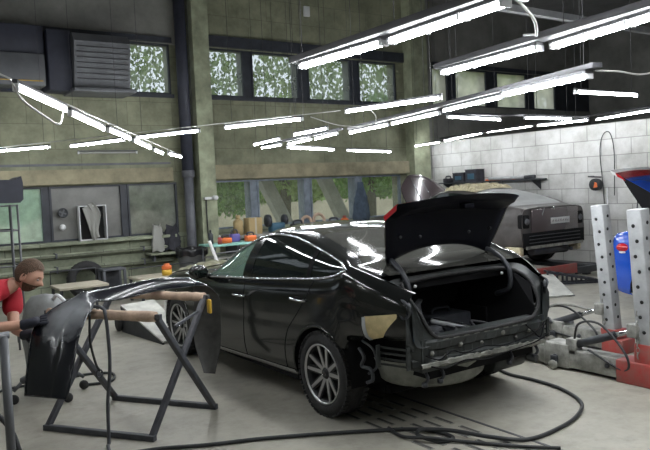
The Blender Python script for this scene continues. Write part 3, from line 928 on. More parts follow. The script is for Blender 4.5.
RG = [0.94, 0.88, 0.80, 0.70, 0.56, 0.42, 0.28, 0.14, 0.0]
SED = dict(
    x0=-0.86, x1=3.74, dlo=(-0.335, 2.08), rg=(-0.60, 0.36), wg=(1.45, 2.20), rgg=0.88, roofg=RG,
    zr=[(-0.86, 0.70), (-0.5, 0.67), (-0.30, 0.64), (-0.2, 0.40), (0.3, 0.235), (0.45, 0.225), (1.0, 0.215), (2.3, 0.195), (3.1, 0.20), (3.74, 0.26)],
    yw=[(-0.86, 0.755), (-0.75, 0.815), (-0.6, 0.872), (-0.45, 0.908), (0.0, 0.928), (0.6, 0.925), (1.4, 0.925), (2.3, 0.925), (2.9, 0.925), (3.25, 0.88), (3.5, 0.79), (3.66, 0.66), (3.74, 0.52)],
    zs=[(-0.86, 1.00), (-0.6, 1.10), (-0.45, 1.150), (-0.335, 1.172), (-0.236, 1.132), (-0.06, 1.095), (0.30, 1.060), (1.16, 0.996), (1.9, 0.956), (2.1, 0.942), (2.6, 0.93), (3.1, 0.865), (3.5, 0.765), (3.74, 0.66)],
    zt=[(-0.86, 1.00), (-0.6, 1.10), (-0.45, 1.150), (-0.335, 1.174), (-0.275, 1.207), (-0.105, 1.246), (0.128, 1.294), (0.435, 1.350), (0.705, 1.383), (0.95, 1.389), (1.17, 1.362), (1.525, 1.238), (1.79, 1.080), (1.95, 0.992), (2.08, 0.9435), (2.1, 0.942), (2.6, 0.93), (3.1, 0.865), (3.5, 0.765), (3.74, 0.66)],
    zc=[(-0.86, 1.04), (-0.6, 1.108), (-0.3, 1.235), (0.0, 1.350), (0.36, 1.440), (0.7, 1.468), (1.05, 1.468), (1.45, 1.435), (1.8, 1.28), (2.2, 1.055), (2.6, 1.0), (3.1, 0.93), (3.5, 0.82), (3.74, 0.70)],
    pw=[(-0.86, 5), (-0.6, 4.5), (0.0, 3.4), (0.5, 2.6), (1.2, 2.4), (2.2, 2.4), (3.0, 2.4), (3.7, 2.2)])
AR = ((0.0, 0.335, 0.375), (2.84, 0.335, 0.375))

CARX, CARY = 3.880, 4.4746
car = thing('sedan', 'black sedan with its boot open and rear bumper removed, in the middle of the hall', 'car', (CARX, CARY, 0), PI / 2)
S = Shell(SED)
body, sw, rw, ws = build_body(car, S, 'paint', AR, 'car_glass', 'rear_glass', rear_open=-0.60, roof='rear_glass')
ws.data.materials[0] = M['car_glass']
# front door pane is the see-through greenish one: its own mesh over the front half
def patch(xa, xb, fa, fb, off, m, name, parent, seg='win', side=1, n=14):
    P = []
    for i in range(n + 1):
        x = xa + (xb - xa) * i / n
        row = []
        for j in range(7):
            f = fa + (fb - fa) * j / 6
            y, z = (S.win if seg == 'win' else S.low)(x, f)
            row.append((x, side * (y + off), z + off * 0.3))
        P.append(row)
    o = mb(m); o.grid(P)
    return o.build(name, parent)
# rebuild the left side pane as separate panes split by the B pillar
bm_ = bmesh.new(); bm_.from_mesh(sw.data)
kill = [f for f in bm_.faces if f.calc_center_median().y > 0]
bmesh.ops.delete(bm_, geom=kill, context='FACES')
bm_.to_mesh(sw.data); bm_.free()
p = patch(1.30, 2.075, 0.0, 1.0, -0.004, 'green_glass', 'side_window', car); p['label'] = 'greenish front door window'
patch(0.20, 1.14, 0.0, 1.0, -0.004, 'car_glass', 'side_window', car)
patch(-0.33, 0.15, 0.0, 1.0, -0.004, 'car_glass', 'quarter_window', car)
patch(1.14, 1.30, 0.0, 1.0, 0.0, 'paint', 'door_pillar', car)
patch(0.15, 0.20, 0.0, 1.0, 0.0, 'liner', 'door_pillar', car)
# chrome surround of the side windows
def trim_line(pts, r, m, name, parent, n=6):
    o = mb(m); o.tube(pts, r, n); return o.build(name, parent)
for sd in (1, -1):
    xs_ = list(np.linspace(-0.335, 2.075, 60))
    lowp = [(x, sd * (S.win(x, 0)[0] + 0.004), S.win(x, 0)[1]) for x in xs_]
    upp = [(x, sd * (S.win(x, 1)[0] + 0.004), S.win(x, 1)[1]) for x in xs_]
    loop = upp[::-1] + lowp
    trim_line(loop[:60], 0.011, 'chrome', 'window_chrome', car)
    trim_line(loop[60:], 0.010, 'chrome', 'window_chrome', car)
    xs_ = list(np.linspace(0.40, 2.42, 30))
    o = mb('chrome')
    P = []
    for x in xs_:
        P.append([(x, sd * (S.low(x, f)[0] + 0.004), S.low(x, f)[1]) for f in (0.045, 0.065, 0.085)])
    o.grid(P)
    o.build('sill_strip', car)
# shut lines
def shut(fn, name='shut_line'):
    o = mb('liner'); o.tube(fn, 0.0042, 5); o.build(name, car)
def sideline(x_of_f, f0, f1, n=20):
    return [(x_of_f(f), S.low(x_of_f(f), f)[0] - 0.0005, S.low(x_of_f(f), f)[1]) for f in np.linspace(f0, f1, n)]
shut(sideline(lambda f: 1.235 - 0.02 * f, 0.06, 1.0))
shut(sideline(lambda f: 2.32 - 0.05 * math.sin(f * 3) + 0.0 * f, 0.06, 0.98))
shut(sideline(pchip([0.06, 0.3, 0.5, 0.65, 0.85, 1.0], [0.52, 0.50, 0.44, 0.30, 0.14, 0.06]), 0.06, 1.0, 26))
shut([(x, S.low(x, 0.06)[0], S.low(x, 0.06)[1]) for x in np.linspace(0.52, 2.30, 30)])
# bonnet edge
shut([(x, S.roof(x, 1.0)[0], S.roof(x, 1.0)[1] + 0.001) for x in np.linspace(2.3, 3.5, 20)])
# chrome door handles
for hx, f in ((1.30, 0.80), (0.27, 0.80)):
    y, z = S.low(hx, f)
    o = mb('chrome'); o.tube(spline([(hx - 0.115, y + 0.004, z), (hx - 0.08, y + 0.032, z + 0.002), (hx + 0.06, y + 0.034, z + 0.003), (hx + 0.11, y + 0.006, z)], 6), 0.010, 8); o.build('door_handle', car)
    o = mb('liner'); o.ball((hx, y - 0.003, z), 0.05, 2, (1.5, 0.2, 0.55)); o.build('handle_recess', car)
# mirrors
for sd in (1, -1):
    ym, zm = 1.0, 1.005
    o = mb('paint'); o.ball((2.02, sd * ym, zm), 0.092, 3, (0.75, 1.12, 0.78)); mr = o.build('door_mirror', car)
    o = mb('paint'); o.tube([(2.03, sd * 0.85, 0.94), (2.02, sd * 0.93, 0.965)], 0.028, 8); o.build('mirror_stalk', mr)
    o = mb('car_glass'); o.ball((1.962, sd * ym, zm), 0.08, 2, (0.28, 1.1, 0.75)); o.build('mirror_glass', mr)
# wheel arch lips and wheel houses
for (ax, az, ar) in AR:
    for sd in (1, -1):
        pts = []
        for a in np.linspace(-0.30, PI + 0.30, 40):
            x, z = ax + (ar + 0.004) * math.cos(a), az + (ar + 0.004) * math.sin(a)
            zr, zs = S.zr(x), S.zs(x)
            f = (z - zr) / (zs - zr)
            if f < 0.03: continue
            pts.append((x, sd * (S.low(x, f)[0] - 0.004), z))
        o = mb('paint'); o.tube(pts, 0.011, 8); o.build('arch_lip', car)
        o = mb('liner')
        P = []
        for a in np.linspace(-0.1, PI + 0.1, 28):
            P.append([(ax + (ar + 0.008) * math.cos(a), sd * yy, az + (ar + 0.008) * math.sin(a)) for yy in (0.90, 0.75, 0.58)])
        o.grid(P)
        o.box(ax - ar, ax + ar, sd * 0.57 - 0.01, sd * 0.57 + 0.01, 0.2, az + ar)
        o.build('wheel_housing', car)
        wheel(car, ax, sd * 0.800, az, 0.335, 0.225, sd, 0.236)
# floor pan, cabin
o = mb('liner')
o.box(-0.42, 3.5, -0.56, 0.56, 0.20, 0.26)
o.box(0.42, 2.42, -0.86, 0.86, 0.20, 0.26)
o.box(3.3, 3.68, -0.5, 0.5, 0.22, 0.6)
o.build('floor_pan', car)
o = mb('liner'); o.box(0.30, 2.35, -0.84, 0.84, 0.5, 0.86); o.build('door_cards', car) if False else o.bm.free()
def car_seat(x, y):
    s_ = mb('seat'); s_.box(x - 0.05, x + 0.48, y - 0.25, y + 0.25, 0.30, 0.56, 0.04)
    st = s_.build('front_seat', car)
    b_ = mb('seat'); mt = Matrix.Translation((x - 0.02, y, 0.52)) @ Matrix.Rotation(R(-18), 4, 'Y')
    b_.box(-0.07, 0.07, -0.24, 0.24, 0, 0.60, 0.05, mt); b_.build('seat_back', st)
    b_ = mb('seat'); b_.box(-0.05, 0.05, -0.13, 0.13, 0.62, 0.80, 0.03, mt); b_.build('headrest', st)
car_seat(1.20, 0.37); car_seat(1.20, -0.37)
o = mb('seat'); mt = Matrix.Translation((0.22, 0, 0.5)) @ Matrix.Rotation(R(-24), 4, 'Y'); o.box(-0.07, 0.07, -0.66, 0.66, 0, 0.62, 0.04, mt)
o.box(0.2, 0.75, -0.66, 0.66, 0.30, 0.52, 0.04); o.build('rear_bench', car)
o = mb('seat'); o.box(1.88, 2.4, -0.74, 0.74, 0.50, 0.93, 0.05); db = o.build('dashboard', car)
o = mb('seat'); mt = Matrix.Translation((1.80, 0.37, 0.86)) @ Matrix.Rotation(R(65), 4, 'Y')
o.lathe([(0.185 + 0.014 * math.cos(t), 0.014 * math.sin(t)) for t in np.linspace(0, 2 * PI, 9)[:-1]], mt, 28, closed=True); o.build('steering_wheel', car)
o = mb('liner'); o.box(-0.55, 0.15, -0.62, 0.62, 1.0, 1.04); o.build('parcel_shelf', car)
# front lamps and grille (face away from the camera)
for sd in (1, -1):
    o = mb('chrome'); o.ball((3.42, sd * 0.66, 0.70), 0.12, 2, (1.3, 1.1, 0.42)); o.build('headlamp', car)
o = mb('liner'); o.box(3.66, 3.765, -0.48, 0.48, 0.34, 0.62, 0.03); o.build('grille', car)

# ---- stripped rear end
DK = 'dark_dusty'
# deck strip under the rear window and gutter around the boot opening
gut = [(-0.60, 0.0, 1.085), (-0.605, 0.30, 1.082), (-0.62, 0.55, 1.065), (-0.68, 0.62, 1.035), (-0.78, 0.645, 0.97), (-0.855, 0.625, 0.88), (-0.895, 0.60, 0.79), (-0.905, 0.535, 0.715), (-0.91, 0.44, 0.695), (-0.915, 0.0, 0.69)]
full = gut + [(x, -y, z) for x, y, z in reversed(gut[:-1])]
o = mb('rubber'); o.tube(spline(full + [full[0]], 6), 0.015, 8); o.build('boot_seal', car)
# gutter panel: between the seal and the quarter panel's edge
outer = [(-0.595, 0.0, 1.115), (-0.60, 0.30, 1.11), (-0.60, 0.64, 1.10), (-0.66, 0.715, 1.075), (-0.75, 0.710, 1.03), (-0.84, 0.695, 0.985), (-0.86, 0.70, 0.86), (-0.90, 0.70, 0.66), (-0.915, 0.44, 0.66), (-0.92, 0.0, 0.655)]
for sd in (1, -1):
    o = mb(DK)
    A = spline([(x, sd * y, z) for x, y, z in gut], 5); B = spline([(x, sd * y, z) for x, y, z in outer], 5)
    o.grid([[a, (a + b) / 2 + Vector((0.012, 0, -0.01)), b] for a, b in zip(A, B)])
    o.build('boot_gutter', car)
# boot tub
o = mb('liner')
bx0, bx1 = -0.88, 0.10
P = []
o.box(bx0 + 0.02, bx1, -0.56, 0.56, 0.50, 0.52)
o.box(bx1, bx1 + 0.02, -0.62, 0.62, 0.50, 1.02)
for sd in (1, -1):
    o.poly([(-0.86, sd * 0.545, 0.50), (bx1, sd * 0.60, 0.50), (bx1, sd * 0.64, 1.02), (-0.62, sd * 0.60, 1.05), (-0.80, sd * 0.63, 0.95), (-0.885, sd * 0.57, 0.76)])
o.build('boot_lining', car)
# rear panel
o = mb(DK)
rows = [(-0.915, 0.685), (-0.925, 0.665), (-0.925, 0.615), (-0.905, 0.60), (-0.905, 0.555), (-0.925, 0.54), (-0.925, 0.50), (-0.90, 0.475)]
P = []
for y in np.linspace(-0.70, 0.72, 40):
    k = 0.05 * max(0, abs(y) - 0.55) / 0.15
    rib = 0.010 if int((y + 2) / 0.12) % 2 else 0.0
    P.append([(x + k + (rib if 2 <= i <= 5 else 0), y, z + 0.02 * y) for i, (x, z) in enumerate(rows)])
o.grid(P, smooth=False)
o.box(-0.90, -0.80, -0.66, 0.66, 0.47, 0.70)
rp = o.build('rear_panel', car)
# dusty crossmember strip along the bottom, ragged
o = mb('dusty')
random.seed(3)
P = []
for y in np.linspace(-0.62, 0.70, 46):
    a = random.uniform(-0.008, 0.008)
    P.append([(-0.93, y, 0.532 + 0.02 * y + a), (-0.945, y, 0.527 + 0.02 * y + a * 0.5), (-0.948, y, 0.505 + 0.02 * y - a), (-0.93, y, 0.495 + 0.02 * y + a)])
o.grid(P, smooth=False)
o.build('crossmember', car)
# bumps, clips and wiring on the rear panel
for (y, z, r) in ((0.30, 0.62, 0.020), (-0.15, 0.635, 0.022), (0.58, 0.60, 0.018), (-0.45, 0.61, 0.018), (0.08, 0.60, 0.012), (-0.30, 0.575, 0.012), (0.45, 0.565, 0.012)):
    o = mb('dusty'); o.lathe([(r, 0), (r, 0.01), (r * 0.5, 0.018), (0, 0.018)], Matrix.Translation((-0.912, y, z)) @ Matrix.Rotation(-PI / 2, 4, 'Y'), 12); o.build('panel_clip', car)
for pts in ([(-0.94, 0.66, 0.60), (-0.96, 0.55, 0.56), (-0.955, 0.42, 0.60), (-0.96, 0.30, 0.565), (-0.955, 0.1, 0.58), (-0.96, -0.1, 0.555), (-0.955, -0.3, 0.565), (-0.96, -0.5, 0.60), (-0.94, -0.62, 0.66)],
            [(-0.95, 0.62, 0.52), (-0.97, 0.5, 0.49), (-0.965, 0.3, 0.515), (-0.975, 0.1, 0.485), (-0.96, -0.2, 0.50), (-0.97, -0.45, 0.52), (-0.94, -0.66, 0.55)],
            [(-0.93, -0.40, 0.66), (-0.955, -0.46, 0.60), (-0.96, -0.53, 0.55), (-0.95, -0.60, 0.64)]):
    o = mb('liner'); o.tube(spline(pts, 6), 0.0055, 6); o.build('wiring_loom', car)
for i in range(9):
    y = -0.42 + i * 0.105
    o = mb('dusty'); o.box(-0.924, -0.916, y, y + 0.055, 0.672 + 0.02 * y, 0.678 + 0.02 * y); o.build('sill_clip', car)
# spare wheel well and underside
o = mb('tub')
P = []
for a in np.linspace(0, 2 * PI, 33):
    P.append([(-0.46 + 0.40 * k * math.cos(a), 0.18 + 0.47 * k * math.sin(a), z) for k, z in ((1.05, 0.49), (1.0, 0.42), (0.95, 0.33), (0.86, 0.295), (0.5, 0.285), (0.01, 0.285))])
o.grid(P)
o.build('spare_wheel_well', car)
o = mb('liner'); o.box(-0.86, -0.38, -0.56, 0.56, 0.40, 0.48); o.build('rear_underbody', car)
o = mb('dark_dusty'); o.tube([(-0.74, -0.52, 0.38), (-0.72, -0.18, 0.37)], 0.09, 16); o.tube([(-0.73, -0.52, 0.38), (-0.90, -0.56, 0.36)], 0.03, 10); o.build('silencer', car)
o = mb('dark_metal'); o.tube([(0, -0.62, 0.30), (-0.05, 0, 0.32), (0, 0.62, 0.30)], 0.045, 12); o.box(-0.14, 0.14, 0.5, 0.68, 0.25, 0.42, 0.02); o.box(-0.14, 0.14, -0.68, -0.5, 0.25, 0.42, 0.02); o.build('rear_axle', car)
for i, y in enumerate((0.60, 0.45, -0.28, -0.58)):
    o = mb('dark_metal'); o.tube(spline([(-0.86, y, 0.47), (-0.90, y + 0.01, 0.42), (-0.885, y + 0.03, 0.385)], 5), 0.012, 6); o.lathe([(0.022, 0), (0.022, 0.03)], Matrix.Translation((-0.885, y + 0.03, 0.365)), 8); o.build('exhaust_hanger', car)
# tail lamp pockets (bare metal) and brackets behind the wheel
for sd in (1, -1):
    o = mb(DK)
    pk = [(-0.70, 0.885, 1.045), (-0.865, 0.79, 1.03), (-0.905, 0.70, 0.72), (-0.90, 0.74, 0.66), (-0.87, 0.80, 0.70), (-0.865, 0.845, 0.90)]
    o.grid([[Vector((-0.83, sd * 0.80, 0.99)), Vector((-0.80, sd * 0.76, 0.99)), Vector((-0.845, sd * 0.74, 0.98))],
            [Vector((-0.865, sd * 0.80, 0.93)), Vector((-0.80, sd * 0.77, 0.93)), Vector((-0.88, sd * 0.735, 0.92))],
            [Vector((-0.87, sd * 0.83, 0.86)), Vector((-0.82, sd * 0.77, 0.86)), Vector((-0.90, sd * 0.70, 0.80))],
            [Vector((-0.87, sd * 0.83, 0.74)), Vector((-0.87, sd * 0.77, 0.72)), Vector((-0.905, sd * 0.68, 0.70))],
            [Vector((-0.83, sd * 0.80, 0.66)), Vector((-0.88, sd * 0.75, 0.62)), Vector((-0.905, sd * 0.68, 0.60))],
            [Vector((-0.80, sd * 0.78, 0.50)), Vector((-0.86, sd * 0.73, 0.48)), Vector((-0.90, sd * 0.68, 0.475))]], smooth=True)
    for v_ in o.bm.verts: v_.co.y *= 0.93
    o.build('lamp_pocket', car)
    o = mb('dark_dusty')
    for z in (0.52, 0.56, 0.60, 0.64): o.bar((-0.62, sd * 0.82, z), (-0.86, sd * 0.75, z), 0.012, 0.014)
    o.bar((-0.86, sd * 0.75, 0.50), (-0.86, sd * 0.75, 0.66), 0.03, 0.014); o.bar((-0.64, sd * 0.84, 0.50), (-0.64, sd * 0.84, 0.66), 0.03, 0.014)
    o.build('bumper_bracket', car)
    o = mb('dark_metal')
    o.tube(spline([(-0.42, sd * 0.84, 0.60), (-0.50, sd * 0.86, 0.55), (-0.47, sd * 0.86, 0.48), (-0.56, sd * 0.85, 0.47), (-0.58, sd * 0.85, 0.40), (-0.50, sd * 0.84, 0.36)], 6), 0.014, 6)
    o.tube(spline([(-0.45, sd * 0.83, 0.66), (-0.60, sd * 0.85, 0.62), (-0.62, sd * 0.84, 0.50), (-0.52, sd * 0.84, 0.43)], 6), 0.010, 6)
    o.build('liner_bracket', car)
    o = mb('grey_metal'); o.ball((-0.86, sd * 0.73, 0.94), 0.04, 2, (0.4, 0.5, 0.8)); o.build('lamp_socket', car)
    o = mb('dark_metal'); o.tube(spline([(-0.80, sd * 0.75, 0.99), (-0.87, sd * 0.75, 0.96), (-0.87, sd * 0.73, 0.90), (-0.84, sd * 0.76, 0.86), (-0.80, sd * 0.77, 0.90)], 6), 0.012, 6); o.build('lamp_wiring', car)
# yellow body filler on the corner of the quarter panel
P = []
for i in range(9):
    x = -0.562 - i * 0.030
    row = []
    for j in range(7):
        z0 = 0.685 + 0.008 * i if i < 5 else 0.717 + (i - 4) * 0.036
        z1 = 0.862 + 0.004 * i
        z = z0 + (z1 - z0) * j / 6
        f = (z - S.zr(x)) / (S.zs(x) - S.zr(x))
        y, zz = S.low(x, max(0, f))
        row.append((x, y + 0.006, zz))
    P.append(row)
o = mb('primer'); o.grid(P); fl_ = o.build('filler_patch', car); fl_['label'] = 'yellow filler on the rear corner'
o = mb('tower')
row = P[0]
o.grid([[(p[0] + 0.03, p[1] + 0.0015, p[2] - 0.01) for p in row], [(p[0] - 0.012, p[1] + 0.001, p[2]) for p in row]]); o.build('filler_edge', car)

# ---- boot lid, raised
def lid_pt(u, v):
    """u -1..1 across, v 0 front edge .. 1 knee .. 2 tail edge"""
    a = abs(u)
    if v <= 1:
        hw = 0.55 + (0.665 - 0.55) * v ** 0.8
        x = -0.42 - 0.09 * v - 0.05 * a * a * v
        zc_, ze = 1.295 + 0.315 * v, 1.185 + 0.375 * v
    else:
        t = v - 1
        hw = 0.665 - 0.02 * t
        x = -0.51 - 0.05 * a * a - (0.31 - 0.17 * a ** 4) * t
        zc_, ze = 1.61 + 0.085 * t, 1.56 + 0.09 * t
    z = zc_ - (zc_ - ze) * a ** 2.4
    return Vector((x, hw * u, z))
us = np.linspace(-1, 1, 33)
vs = list(np.linspace(0, 0.85, 9)) + [0.93, 0.98, 1.02, 1.07, 1.15] + list(np.linspace(1.3, 2, 7))
o = mb('paint')
Pout = [[lid_pt(u, v) for v in vs] for u in us]
o.grid(Pout)
def inn(u, v):
    p = lid_pt(u * 0.985, min(v, 1.99))
    k = 0.03 * min(1, (1 - abs(u)) * 8) * min(1, v * 6 + 0.2) * min(1, (2 - v) * 4 + 0.1)
    return p + Vector((-k * (1 if v < 1 else 0.4), 0, -k * (0.3 if v < 1 else 1.2)))
lid = o.build('boot_lid', car)
o = mb('lid_inner')
o.grid([[inn(u, v) for v in vs] for u in us])
# rim joining skin and underside
for v in (0, 2):
    o.grid([[lid_pt(u, v), inn(u, v)] for u in us])
for u in (-1, 1):
    o.grid([[lid_pt(u, v), inn(u, v)] for v in vs])
o.build('lid_underside', lid)
o = mb('lid_inner')
for (u0, u1, v0, v1) in ((-0.55, -0.1, 0.15, 0.75), (0.1, 0.55, 0.15, 0.75), (-0.35, 0.35, 1.35, 1.75)):
    o.grid([[inn(u, v) + Vector((-0.004, 0, -0.002)) for v in np.linspace(v0, v1, 5)] for u in np.linspace(u0, u1, 7)])
o.build('lid_pressing', lid)
for sd in (1, -1):
    o = mb('red_lamp')
    us2 = np.linspace(0.62, 1.005 if sd > 0 else 0.97, 10); vs2 = np.linspace(0.96, 1.9, 14)
    def lp(u, v):
        p = lid_pt(u, v)
        if u > 1: u = 1
        p.y *= 1
        return Vector((p.x + (0.006 if v < 1.05 else 0), sd * p.y, p.z + (0.008 if sd > 0 else 0.002)))
    Pl = [[lp(u, v) for v in vs2] for u in us2]
    o.grid(Pl)
    if sd > 0: o.grid([[a, a + Vector((0, sd * 0.004, -0.045 if k > 1 else -0.02))] for k, a in enumerate(Pl[-1])])
    o.build('tail_lamp', lid)
    # gooseneck hinge
    o = mb('dark_metal'); o.tube(spline([(-0.44, sd * 0.52, 1.22), (-0.50, sd * 0.535, 1.20), (-0.60, sd * 0.545, 1.13), (-0.66, sd * 0.55, 1.03), (-0.64, sd * 0.555, 0.90), (-0.5, sd * 0.56, 0.84)], 7), 0.021, 8); o.build('hinge_arm', lid)
    for (u, v) in ((0.45, 0.35), (0.8, 0.5)):
        p = inn(u, v); o = mb('dark_metal'); o.ball((p.x - 0.01, sd * p.y, p.z), 0.014, 1); o.build('lid_buffer', lid)
o = mb('lid_inner'); p = inn(0, 1.7); o.box(p.x - 0.03, p.x + 0.03, -0.05, 0.05, p.z - 0.045, p.z - 0.01, 0.006); o.build('lid_latch', lid)
for y in (0.47, -0.47):
    o = mb('white_plastic'); o.lathe([(0.012, 0), (0.012, 0.01), (0, 0.012)], Matrix.Translation((-0.640, y, 1.035)) @ Matrix.Rotation(-PI / 2, 4, 'Y'), 10); o.build('plug', car)

# loose stuff in the boot
random.seed(11)
def c2w(x, y, z): return (CARX - y, CARY + x, z)
JUNK = [('trim_panel', 'folded dark trim panel lying at the left in the open boot', 'car part'), ('cable_loom', 'tangled black cable loom in the middle of the open boot', 'cable'),
        ('bent_bar', 'bent bar with a bright edge lying across the open boot', 'car part'), ('toolbox', 'low dark box at the back of the open boot', 'box'),
        ('bracket', 'small grey metal bracket near the sill of the open boot', 'car part')]
t = thing(*JUNK[0], c2w(-0.45, 0.30, 0.52))
o = mb('grey_metal'); o.bar((-0.24, -0.1, 0.03), (0.16, 0.12, 0.20), 0.03, 0.3); o.bar((-0.2, 0.1, 0.02), (0.2, 0.0, 0.14), 0.22, 0.02); o.build('panel', t)
o = mb('grey_metal'); o.bar((-0.24, -0.1, 0.16), (0.16, 0.12, 0.34), 0.034, 0.02); o.build('panel_edge', t)
o = mb('rail')
for k in range(6):
    pts = [c2w(-0.78 + random.uniform(0, 0.35), 0.35 - j * 0.1 + random.uniform(-0.06, 0.06), 0.55 + random.uniform(0.0, 0.12)) for j in range(8)]
    o.tube(spline(pts, 5), 0.011, 6)
tag(o.build(JUNK[1][0]), JUNK[1][1], JUNK[1][2])
t = thing(*JUNK[2], c2w(-0.60, -0.02, 0.62))
o = mb('tower'); o.bar((-0.14, 0.18, 0.08), (0.20, -0.12, -0.02), 0.07, 0.03, bev=0.006); o.build('bar', t)
o = mb('chrome'); o.bar((-0.13, 0.16, 0.10), (0.20, -0.14, 0.0), 0.02, 0.008); o.build('bright_edge', t)
t = thing(*JUNK[3], c2w(-0.15, -0.25, 0.52))
o = mb('dark_metal'); o.box(-0.22, 0.22, -0.14, 0.14, 0, 0.16, 0.01); o.build('case', t)
o = mb('dark_metal'); o.tube(spline([(-0.1, 0, 0.16), (-0.08, 0, 0.2), (0.08, 0, 0.2), (0.1, 0, 0.16)], 5), 0.01, 6); o.build('handle', t)
o = mb('grey_metal'); o.bar((-0.1, 0, 0.04), (0.1, 0.06, 0.04), 0.06, 0.05, bev=0.005); o.bar((0.1, 0.06, 0.0), (0.1, 0.06, 0.1), 0.05, 0.03, bev=0.004)
tag(o.build(JUNK[4][0], loc=c2w(-0.76, 0.22, 0.55)), JUNK[4][1], JUNK[4][2])

# crumpled olive masking sheet over the bonnet's corner
random.seed(21)
o = mb('olive_sheet'); P = []
for i in range(12):
    row = []
    for j in range(12):
        x = 2.55 + 0.62 * i / 11; g = 0.98 - 0.62 * j / 11
        y, z = S.roof(x, g)
        e = 1 if 0 < i < 11 and 0 < j < 11 else 0
        row.append((CARX - y + random.uniform(-.012, .012), CARY + x + random.uniform(-.012, .012), z + 0.008 + e * random.uniform(0.004, 0.05)))
    P.append(row)
o.grid(P, smooth=False)
tag(o.build('masking_sheet'), 'crumpled olive sheet lying on the bonnet of the black car beyond the trestle', 'sheet')

# ------------------------------------------------------------------ trestle stand with the loose bumper
tr = thing('trestle_stand', 'dark steel folding trestle with tan wrapped top bars under the loose bumper', 'stand', (0, 0, 0))
FL, FR, BR_, BL = Vector((1.182, 5.673, 0.022)), Vector((1.726, 4.875, 0.022)), Vector((2.401, 5.247, 0.022)), Vector((1.853, 6.091, 0.022))
TFL, TFR, TBR, TBL = Vector((1.21, 5.50, 0.945)), Vector((1.75, 4.71, 0.935)), Vector((2.39, 5.29, 0.935)), Vector((1.86, 6.04, 0.955))
for a, c in ((FL, TBL), (BL, TFL), (FR, TBR), (BR_, TFR)):
    o = mb('trestle'); o.bar(a, c, 0.042, 0.042, bev=0.004); o.build('leg', tr)
for a, c in ((FL, FR), (BL, BR_)):
    d = (c - a).normalized() * 0.03
    o = mb('trestle'); o.bar(a - d, c + d, 0.044, 0.044, bev=0.004); o.build('foot_bar', tr)
for a, c in ((TFL, TFR), (TBL, TBR)):
    d = (c - a).normalized()
    o = mb('trestle'); o.bar(a - d * 0.03, c + d * 0.04, 0.035, 0.035); tb = o.build('top_bar', tr)
    n_ = 22
    pts = [a + (c - a) * (k / n_) for k in range(n_ + 1)]
    o = mb('wrap'); o.tube(pts, [0.037 + random.uniform(-0.005, 0.005) for _ in pts], 12); o.build('foam_wrap', tb)
o = mb('trestle'); o.bar((1.98, 4.94, 0.80), (2.30, 5.22, 0.84), 0.018, 0.018); o.build('brace', tr)
o = mb('yellow'); o.box(-0.012, 0.012, -0.03, 0.03, -0.06, 0.06, 0.01, Matrix.Translation((2.41, 5.25, 0.86))); o.build('yellow_tape', tr)

BM = Vector((2.09, 5.60, 0)); BN = Vector((0.829, 0.559, 0)); BB = Vector((0.559, -0.829, 0))
bu = [-1, -0.8, -0.6, -0.48, -0.38, 0.0, 0.4, 0.5, 0.6, 0.8, 1.0]
Bn = pchip(bu, [-1.20, -1.10, -0.98, -0.87, -0.74, -0.10, 0.52, 0.68, 0.755, 0.72, 0.62])
Bz = pchip(bu, [0.44, 0.66, 0.87, 0.985, 1.055, 1.055, 0.995, 0.93, 0.80, 0.45, 0.13])
Bb = pchip(bu, [-0.09, -0.12, -0.15, -0.12, -0.08, -0.03, 0.0, 0.02, 0.03, 0.04, 0.10])
Bw = pchip(bu, [0.19, 0.205, 0.215, 0.175, 0.095, 0.055, 0.06, 0.09, 0.14, 0.145, 0.06])
def bump_pt(u, v, off=0.0):
    e = 0.012
    t = Vector((Bn(min(1, u + e)) - Bn(max(-1, u - e)), Bz(min(1, u + e)) - Bz(max(-1, u - e))))
    t.normalize()
    nn = Vector((-t.y, t.x))                      # outward in the (n, z) plane
    w_ = Bw(u)
    blg = 0.030 * (1 - v * v) - (0.018 * (1 - min(1, abs(v - 0.30) / 0.08)) if u < -0.5 else 0) + (0.012 if v > 0.3 and u < -0.5 else 0)
    blg += 0.02 * (1 - v * v) * (1 if abs(u) < 0.4 else 0.0)
    o_ = blg + off
    p = BM + BN * (Bn(u) + nn.x * o_) + BB * (Bb(u) + v * w_ * (1.0 if u > -0.97 else 0.98))
    p.z = Bz(u) + nn.y * o_ - 0.055 * max(0.0, 1 - (abs(u - 0.03) / 0.46) ** 4) * ((v + 1) / 2) ** 2
    return p
bp = thing('bumper_cover', 'loose black car bumper cover lying across the trestle, its near end being sanded', 'bumper', (0, 0, 0))
us = np.linspace(-1, 1, 90); vs = np.linspace(-1, 1, 21)
o = mb('bumper'); o.grid([[bump_pt(u, v) for v in vs] for u in us]); o.build('outer_skin', bp)
o = mb('bumper_in'); o.grid([[bump_pt(u, v, -0.006) for v in vs] for u in us])
for v in (-1, 1): o.grid([[bump_pt(u, v), bump_pt(u, v, -0.006)] for u in us])
for u in (-1, 1): o.grid([[bump_pt(u, v), bump_pt(u, v, -0.006)] for v in vs])
o.build('inner_side', bp)
o = mb('bumper')
o.tube([bump_pt(u, 1.0) for u in us[:42]], 0.008, 6); o.tube([bump_pt(u, -1.0) for u in us[:42]], 0.008, 6); o.tube([bump_pt(-1, v) for v in vs], 0.008, 6)
o.build('edge_lip', bp)
